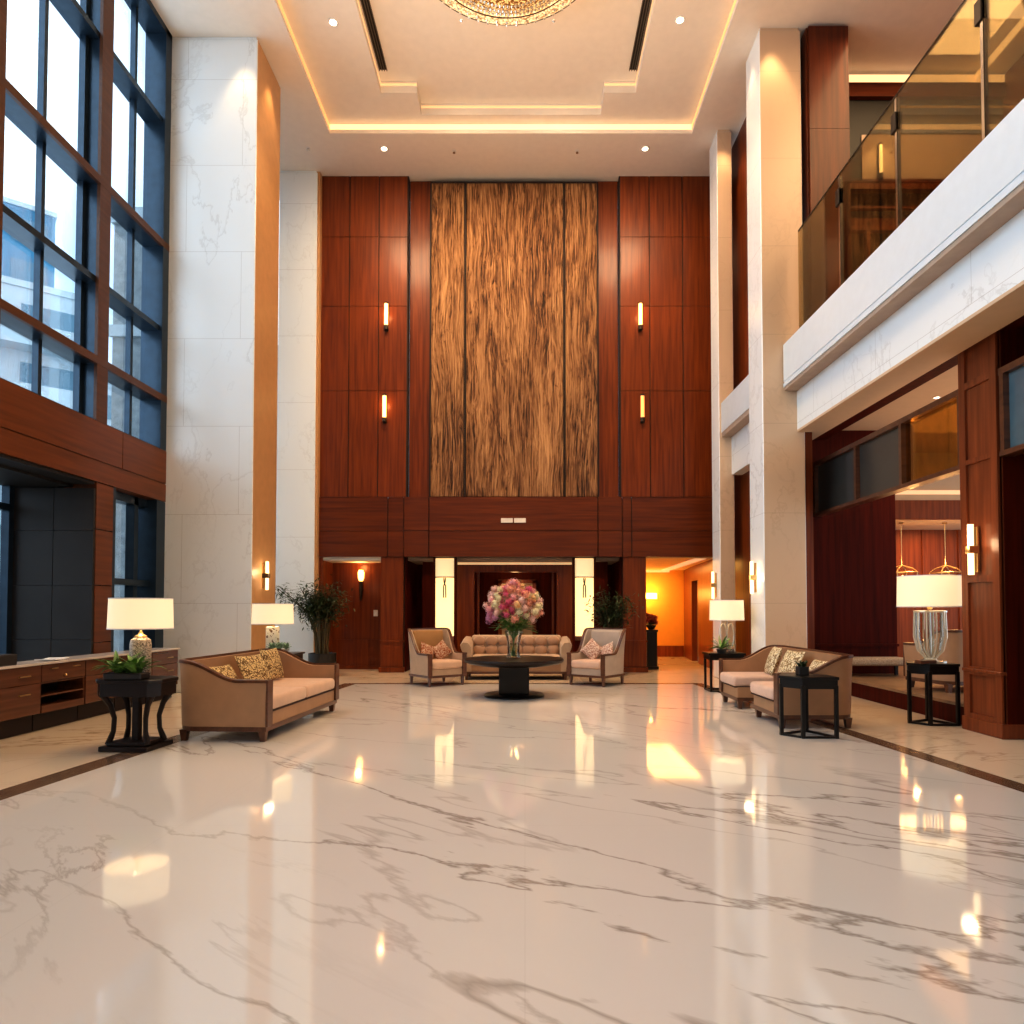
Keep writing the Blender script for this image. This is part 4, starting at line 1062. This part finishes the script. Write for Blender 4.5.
tube_sconce('lower dimmer tube sconce on the timber right of the carved panels', (2.85, 16.5, 6.42), 0, .56, SG, mat=emis('dim_tube', (1, .5, .16), .9))
PG = 'bracket sconces on the pillars'
tube_sconce('double tube sconce on the side of the big left marble pillar', (-4.97, 12.93, 2.15), R(90), .54, PG, .03, 'tube', 'bronze')
tube_sconce('double tube sconce on the nearer of the two right marble pillars', (4.28, 12.64, 2.10), R(-90), .60, PG, .03, 'tube', 'brass')
tube_sconce('double tube sconce on the narrow far right marble pillar', (4.25, 15.15, 2.05), R(-90), .60, PG, .03, 'tube', 'brass')
tube_sconce('bright tube sconce on the panelled pier beside the crystal lamp', (5.55, 8.36, 2.24), R(-90), .62, PG, .035, 'tube', 'brass')
point('sconce_glow', (-4.80, 12.9, 2.2), 5); point('sconce_glow', (4.1, 12.6, 2.1), 4); point('sconce_glow', (5.38, 8.36, 2.3), 6)
point('sconce_glow', (-3.38, 16.32, 8.7), 5, (1, .6, .25)); point('sconce_glow', (2.81, 16.32, 8.7), 5, (1, .6, .25)); point('sconce_glow', (-3.41, 16.32, 6.5), 5, (1, .6, .25))
# alcove torch
t = thing('torch_sconce', 'glowing torch-shaped sconce inside the left wall alcove', 'wall light', (-4.16, 17.4, 2.05))
part('lamp_shade', emis('torch_glow', (1, .55, .15), 5), t, lambda q: lathe(q, [(.045, .18), (.075, .26), (.08, .40), (.06, .46)], 16, (0, -.1, 0)), True)
part('holder', 'bronze', t, lambda q: (lathe(q, [(.015, -.32), (.035, -.2), (.045, .19)], 14, (0, -.1, 0)), box(q, -.03, .03, -.1, 0, -.05, .02)))
point('torch_light', (-4.16, 17.15, 2.58), 7, (1, .55, .18))
bm = B(); box(bm, -.055, .055, -.012, 0, -.08, .08, .004, 1)
t = link('light_switch', bm, 'white'); t.location = (-3.80, 17.385, 1.42); tag(t, 'small white switch plate on the alcove back wall', 'switch')
bm = B(); box(bm, -.022, .022, -.02, -.008, -.035, .035); link('rocker', bm, 'paper', t)
# white plate on band
t = thing('wall_plate', 'small white divided plate on the timber band below the carved panels', 'wall plate', (-.28, 16.43, 3.66))
for a, b in ((-.30, -.015), (.015, .30)): part('plate', 'white', t, lambda q: box(q, a, b, -.02, 0, -.055, .055, .004, 1))
# backlit columns with half-drum sconce and hanging ornament
for x0, x1, lb, lb2 in ((-2.19, -1.73, 'tall backlit cream panel on the window side of the portal', 'drum sconce with hanging ring on the window-side backlit panel'), (1.22, 1.68, 'tall backlit cream panel on the balcony side of the portal', 'drum sconce with hanging ring on the balcony-side backlit panel')):
    t = thing('backlit_column', lb, 'light panel', ((x0+x1)/2, 16.75, 0), 0, 'backlit panels flanking the portal'); w = (x1-x0)/2
    part('diffuser', 'litpanel', t, lambda q: box(q, -w, w, -.05, 0, .86, 2.76))
    part('frame', 'wood_dark', t, lambda q: (box(q, -w-.05, -w, -.12, .12, 0, 2.78), box(q, w, w+.05, -.12, .12, 0, 2.78), box(q, -w, w, -.1, .12, 0, .86)))
    part('ledge', 'trim_wood', t, lambda q: box(q, -w, w, -.16, -.05, .76, .84, .006, 1))
    s = thing('drum_sconce', lb2, 'wall light', ((x0+x1)/2, 16.70, 2.30), 0, 'drum sconces on the backlit panels')
    def half(q):
        n = 20; a = []; b_ = []
        for k in range(n+1):
            an = PI+PI*k/n; a.append(q.verts.new((w*.97*math.cos(an), .12*math.sin(an), 0))); b_.append(q.verts.new((w*.97*math.cos(an), .12*math.sin(an), .44)))
        for k in range(n): q.faces.new((a[k], a[k+1], b_[k+1], b_[k]))
    part('lamp_shade', 'shade_band', s, half, True, 180)
    def rim(q):
        pts = [(w*.98*math.cos(PI+PI*k/20), .125*math.sin(PI+PI*k/20), 0) for k in range(21)]; tube(q, pts, .012, 6)
    part('shade_rim', 'bronze', s, rim)
    def orn(q):
        tube(q, [(-.02, -.06, -.02), (-.015, -.06, -.12), (.025, -.06, -.22), (.03, -.06, -.50), (-.03, -.06, -.50), (-.025, -.06, -.22), (.01, -.06, -.12), (.02, -.06, -.02)], .013, 6)
    part('hanging_ring', 'bronze', s, orn, True)
# corridor wall light
t = thing('corridor_sconce', 'glowing rectangular wall light at the end of the amber corridor', 'wall light', (3.98, 22, 1.95))
part('lamp_shade', emis('corridor_glow', (1, .62, .16), 5), t, lambda q: box(q, -.26, .26, -.12, -.02, -.10, .10, .015, 2))
part('back_plate', 'brass', t, lambda q: box(q, -.1, .1, -.02, 0, -.08, .08))
# mezzanine sconce
tube_sconce('slim tube light on the upper mezzanine wall behind the glass', (6.99, 13.25, 10.35), 0, .60, 'upper mezzanine lights', .03, 'tube')
spot('mezz_wash', (6.99, 13.0, 11.0), 60, 80, (1, .72, .38))

# ---------------- ceiling pieces
def downlight(label, loc, first=[None]):
    if first[0] is None:
        t = thing('recessed_downlight', label, 'ceiling light', loc, 0, 'recessed downlights')
        part('trim_ring', 'white', t, lambda q: lathe(q, [(.065, -.002), (.10, -.012), (.105, 0), (.065, 0)], 28))
        part('lens', 'downlight', t, lambda q: lathe(q, [(.065, -.004), (.065, -.002)], 24)); first[0] = t; return t
    return dup(first[0], loc, label=label)
for x, y, z, lb in ((-3.56, 12.36, Z1, 'downlight in the tray ceiling nearest the window wall'), (2.86, 12.31, Z1, 'downlight in the tray ceiling nearest the balcony'),
                    (-3.26, 15.51, CZ, 'downlight in the ceiling strip above the left back-wall timber'), (2.78, 15.51, CZ, 'downlight in the ceiling strip above the right back-wall timber'),
                    (6.55, 9.7, 4.98, 'downlight in the lounge ceiling seen beside the panelled pier'), (6.75, 11.1, 4.98, 'downlight in the lounge ceiling above the transom\'s dark panes'),
                    (-3.56, 8.0, Z1, 'tray ceiling downlight above the window-side sofa'), (2.86, 8.0, Z1, 'tray ceiling downlight above the two-seat sofa'),
                    (8.4, 16.2, 3.5, 'downlight in the low lounge ceiling above the lanterns')):
    d = downlight(lb, (x, y, z))
    if z < 6: d.scale = (.6, .6, .6)
for x, y, lb in ((-1.65, 15.58, 'tiny ceiling sprinkler on the window side of centre above the carved panels'), (1.21, 15.58, 'tiny ceiling sprinkler on the balcony side of centre above the carved panels'), (-5.01, 15.48, 'tiny ceiling sprinkler nearest the left marble pillars')):
    t = thing('sprinkler', lb, 'sprinkler', (x, y, CZ), 0, 'ceiling sprinklers')
    part('rose', 'white', t, lambda q: lathe(q, [(.05, -.006), (.05, 0)], 16)); part('head', 'chrome', t, lambda q: lathe(q, [(.03, -.05), (.012, -.04), (.012, 0)], 12))
for x, lb in ((-2.93, 'long slot vent in the tray ceiling on the window side'), (2.22, 'long slot vent in the tray ceiling on the balcony side')):
    t = thing('slot_vent', lb, 'ceiling vent', (x, 8.5, Z2), 0, 'ceiling slot vents')
    part('backing', 'black', t, lambda q: box(q, -.07, .07, -5.3, 5.27, -.006, 0))
    part('louvre', 'vent', t, lambda q: [box(q, -.075+i*.05, -.06+i*.05, -5.3, 5.28, -.03, -.004) for i in range(4)])
# chandelier
t = thing('chandelier', 'large round crystal chandelier flush to the tray ceiling', 'chandelier', (-.31, 10.70, Z2))
t.scale = (1.07, 1.07, 1.0)
def ringmesh(q, r0, r1, z0, z1, n=96): lathe(q, [(r0, z0), (r1, z1)], n, cap=False)
part('canopy', 'brass', t, lambda q: lathe(q, [(1.40, -.03), (1.40, 0)], 64))
part('outer_ring', 'chand_ring', t, lambda q: (lathe(q, [(1.50, -.06), (1.54, -.30), (1.42, -.42), (1.26, -.44)], 128, cap=False)), True)
part('ring_band', 'bronze', t, lambda q: [lathe(q, [(r, z-.014), (r+.012, z), (r, z+.014), (r-.012, z), (r, z-.014)], 96, cap=False) for r, z in ((1.51, -.06), (1.545, -.30), (1.25, -.45))])
part('inner_bowl', 'chand_lit', t, lambda q: lathe(q, [(1.24, -.40), (1.1, -.52), (.8, -.66), (.4, -.74), (.02, -.76)], 96, cap=False), True)
def cryst(q, specs):
    for r, z, n, s in specs:
        for k in range(n):
            a = 2*PI*k/n+z*3; c = Vector((r*math.cos(a), r*math.sin(a), z)); h = s*1.3
            top = q.verts.new(c+Vector((0, 0, h))); bot = q.verts.new(c-Vector((0, 0, h)))
            ring = [q.verts.new(c+Vector((s*math.cos(a+PI/2*j), s*math.sin(a+PI/2*j), 0))) for j in range(4)]
            for j in range(4): q.faces.new((top, ring[j], ring[(j+1) % 4])); q.faces.new((bot, ring[(j+1) % 4], ring[j]))
o = part('crystal_strands', 'crystal_lit', t, lambda q: cryst(q, [(1.53, -.14, 60, .024), (1.48, -.37, 56, .026), (1.36, -.435, 50, .026), (1.15, -.49, 110, .03), (1.0, -.57, 90, .03), (.82, -.66, 80, .03), (.62, -.70, 60, .03)]))
o['kind'] = 'stuff'
for a in (-1.05, -2.1): part('pendant_drop', 'crystal_lit', t, lambda q: cryst(q, [(0, 0, 1, .03)])).location = (1.57*math.cos(-a), 1.57*math.sin(-a), -.40)

# ---------------- balustrade
pts = [11.97, 10.33, 8.72, 7.05, 5.35, 3.65]
for i in range(5):
    lb = ['farthest bronze glass balcony panel, against the marble pillar', 'second bronze glass balcony panel from the marble pillar', 'third bronze glass balcony panel from the marble pillar', 'fourth bronze glass balcony panel from the marble pillar', 'nearest bronze glass balcony panel'][i]
    t = thing('balustrade_panel', lb, 'glass balustrade', (4.86, pts[i+1], 6.2), 0, 'glass balustrade panels'); w = pts[i]-pts[i+1]
    part('glass', 'pane_tint', t, lambda q: box(q, -.006, .006, .012, w-.012, 0, 2.04))
    part('edge', 'bronze', t, lambda q: box(q, -.007, .007, .012, w-.012, 2.03, 2.045))
    def post(q): box(q, -.02, .03, .0, .044, 0, 1.98)
    part('post', 'chrome', t, post)
    part('clamp', 'bronze', t, lambda q: (box(q, -.04, .04, .0, .11, 1.55, 1.80, .006, 1)))

# ---------------- outside
bm = B(); box(bm, -120, -7.9, -60, 160, -.5, -.22); o = struct('ground', bm, 'facade_grey')
def block(label, px, dist, w, d, h, mat, floors, cols, balc):
    a = math.atan2(px-525, 682.67); t = thing('building', label, 'building', (dist*math.sin(a), dist*math.cos(a), -.2), -a)
    part('wall', mat, t, lambda q: box(q, -w/2, w/2, 0, d, 0, h))
    part('parapet', 'facade', t, lambda q: box(q, -w/2-.1, w/2+.1, -.1, d+.1, h, h+.35))
    for r in range(floors):
        z0 = h-2.6-r*3.1
        if z0 < 0: break
        for c in range(cols):
            x0 = -w/2+w*(c+.14)/cols; x1 = -w/2+w*(c+.86)/cols
            part('window', 'win_far', t, lambda q: box(q, x0, x1, -.06, .05, z0, z0+1.75))
        if balc: part('balcony', 'facade', t, lambda q: (box(q, -w/2, w/2+.3, -1.3, 0, z0-.75, z0-.5), box(q, -w/2, w/2+.3, -1.3, -1.2, z0-.5, z0+.35)))
block('tall blue glazed tower beyond the upper window bay', -62, 62, 12.5, 10, 31.5, 'tower', 4, 4, False)
block('white apartment block with stacked balconies beyond the window bay', -44, 44, 11, 9, 18.6, 'facade', 6, 3, True)
block('plain pale block with small windows right of the balcony block', 88, 58, 4.5, 3, 18.2, 'facade', 6, 2, False)
t = thing('building', 'pale grey stone building close outside the window by the marble pillar', 'building', (0, 0, 0))
part('wall', 'facade_grey', t, lambda q: box(q, -10.75, -9.9, 17.6, 30, -.2, 11.6))
part('parapet', 'facade', t, lambda q: box(q, -10.8, -9.8, 17.5, 30.1, 11.6, 12.0))
part('ledge', 'facade', t, lambda q: box(q, -10.8, -9.8, 17.5, 17.6, 8.6, 8.9))

# ================================================================== LIGHT
W = bpy.data.worlds.new('sky'); S.world = W; W.use_nodes = True
N, L = W.node_tree.nodes, W.node_tree.links
bg = N['Background']; tc = N.new('ShaderNodeTexCoord'); no = N.new('ShaderNodeTexNoise'); no.inputs['Scale'].default_value = 2.2; no.inputs['Detail'].default_value = 4
L.new(tc.outputs['Generated'], no.inputs['Vector'])
r = N.new('ShaderNodeValToRGB'); r.color_ramp.elements[0].position = .38; r.color_ramp.elements[1].position = .56
r.color_ramp.elements[0].color = (.36, .55, .78, 1); r.color_ramp.elements[1].color = (.80, .92, 1, 1)
L.new(no.outputs['Fac'], r.inputs['Fac']); L.new(r.outputs['Color'], bg.inputs['Color']); bg.inputs['Strength'].default_value = 2.1
po = area('sky_portal', (-7.1, 4.3, 8.2), (0, R(-90), 0), 7.6, 16.2, 1); po.data.cycles.is_portal = True
# daylight slanting in through the window wall
area('daylight', (-7.6, 5.0, 8.4), (0, R(-80), 0), 7.4, 15, 1000, (.66, .84, 1), 160)

WARM = (1, .70, .42)
area('tray_fill', (-.3, 8.0, Z2-.05), (0, 0, 0), 4.6, 9, 250, WARM)  # unseen area light added as overall warm fill
area('chandelier_light', (-.31, 10.4, 11.6), (0, 0, 0), 2.2, 2.2, 200, (1, .70, .40))
area('ceiling_fill', (-.3, 8.5, 9.0), (R(180), 0, 0), 6, 10, 230, WARM)  # unseen mid-air light added to brighten the ceiling
for x, y, z in ((-3.56, 12.36, Z1), (2.86, 12.31, Z1), (-3.56, 8, Z1), (2.86, 8, Z1)):
    spot('downlight_beam', (x, y, z-.05), 420, 75, WARM)
for x in (-3.26, 2.78): spot('downlight_beam', (x, 15.51, CZ-.05), 520, 62, (1, .62, .30))
for x in (-3.3, -1.3, .8, 2.8): spot('wall_fill', (x, 12.9, CZ-.04), 620, 95, (1, .72, .44), (R(48), 0, 0), .9, .7).data.specular_factor = .2  # spots without fittings, added to light the back wall evenly
# pillar grazers
spot('grazer', (-5.2, 12.1, CZ-.1), 90, 60, (1, .68, .36)); spot('grazer', (-4.72, 13.0, CZ-.1), 120, 60, (1, .62, .28))
spot('grazer', (4.5, 11.95, CZ-.1), 130, 60, (1, .68, .36)); spot('grazer', (4.4, 14.6, CZ-.1), 110, 60, (1, .68, .36)); spot('grazer', (4.05, 12.6, CZ-.1), 60, 60, (1, .72, .42))
spot('grazer', (5.5, 11.8, CZ-.1), 30, 60, (1, .66, .34))
# mezzanine and lounge
area('mezzanine_light', (7.2, 9.5, 11.9), (0, 0, 0), 2.5, 6, 420, (1, .68, .36))
area('lounge_light', (8.2, 11, 4.9), (0, 0, 0), 3, 4, 80, (1, .56, .22)); area('lounge_far_light', (9, 16.1, 3.45), (0, 0, 0), 3, 1, 50, (1, .58, .25))
area('lounge_up', (7.6, 10.5, 3.0), (R(180), 0, 0), 2.4, 4, 30, (1, .58, .26))
for x in (-3.25, -1.5, 1.0, 2.65): spot('lower_wall_fill', (x, 13.6, CZ-.05), 260, 26, (1, .62, .28), (R(15), 0, 0), .9, .3).data.specular_factor = .3  # more unseen spots, added to brighten the lower timber
point('portal_fill', (-.25, 17.75, 2.25), 9, (1, .58, .24), .12)  # no fitting here: point light added to lift the dark portal
# alcoves and corridor
spot('alcove_beam', (-4.1, 17.0, 2.68), 16, 100, (1, .6, .22)); area('corridor_light', (3.9, 19.4, 2.74), (0, 0, 0), 1.2, 4, 70, (1, .56, .14))
point('corridor_lamp', (3.98, 21.6, 2.0), 30, (1, .55, .12))
for x in (-1.2, -.25, .7): spot('niche_beam', (x, 16.9, 2.70), 16, 100, (1, .58, .24))
for x in (-2.5, 1.95): spot('niche_beam', (x, 17.0, 2.68), 16, 90, (1, .58, .22))
for x in (-2.2, -.26, 1.7): spot('seating_beam', (x, 14.2, CZ-.05), 160, 34, WARM)

# ================================================================== CAMERA
cam = bpy.data.cameras.new('camera'); co = bpy.data.objects.new('camera', cam); COL.objects.link(co)
co.location = (0, 0, 1.5); co.rotation_euler = (R(91.6), 0, 0); cam.lens = 24; cam.sensor_width = 36
cam.shift_x = -13/1024; cam.shift_y = 78.9/1024; cam.clip_end = 400
S.camera = co
S.view_settings.view_transform = 'Standard'; S.view_settings.look = 'None'; S.view_settings.exposure = 0.22; S.view_settings.gamma = 0.84
S.cycles.use_denoising = True; S.cycles.max_bounces = 8; S.cycles.diffuse_bounces = 4; S.cycles.glossy_bounces = 4
S.cycles.transparent_max_bounces = 24; S.cycles.sample_clamp_indirect = 6; S.cycles.caustics_reflective = False; S.cycles.caustics_refractive = False
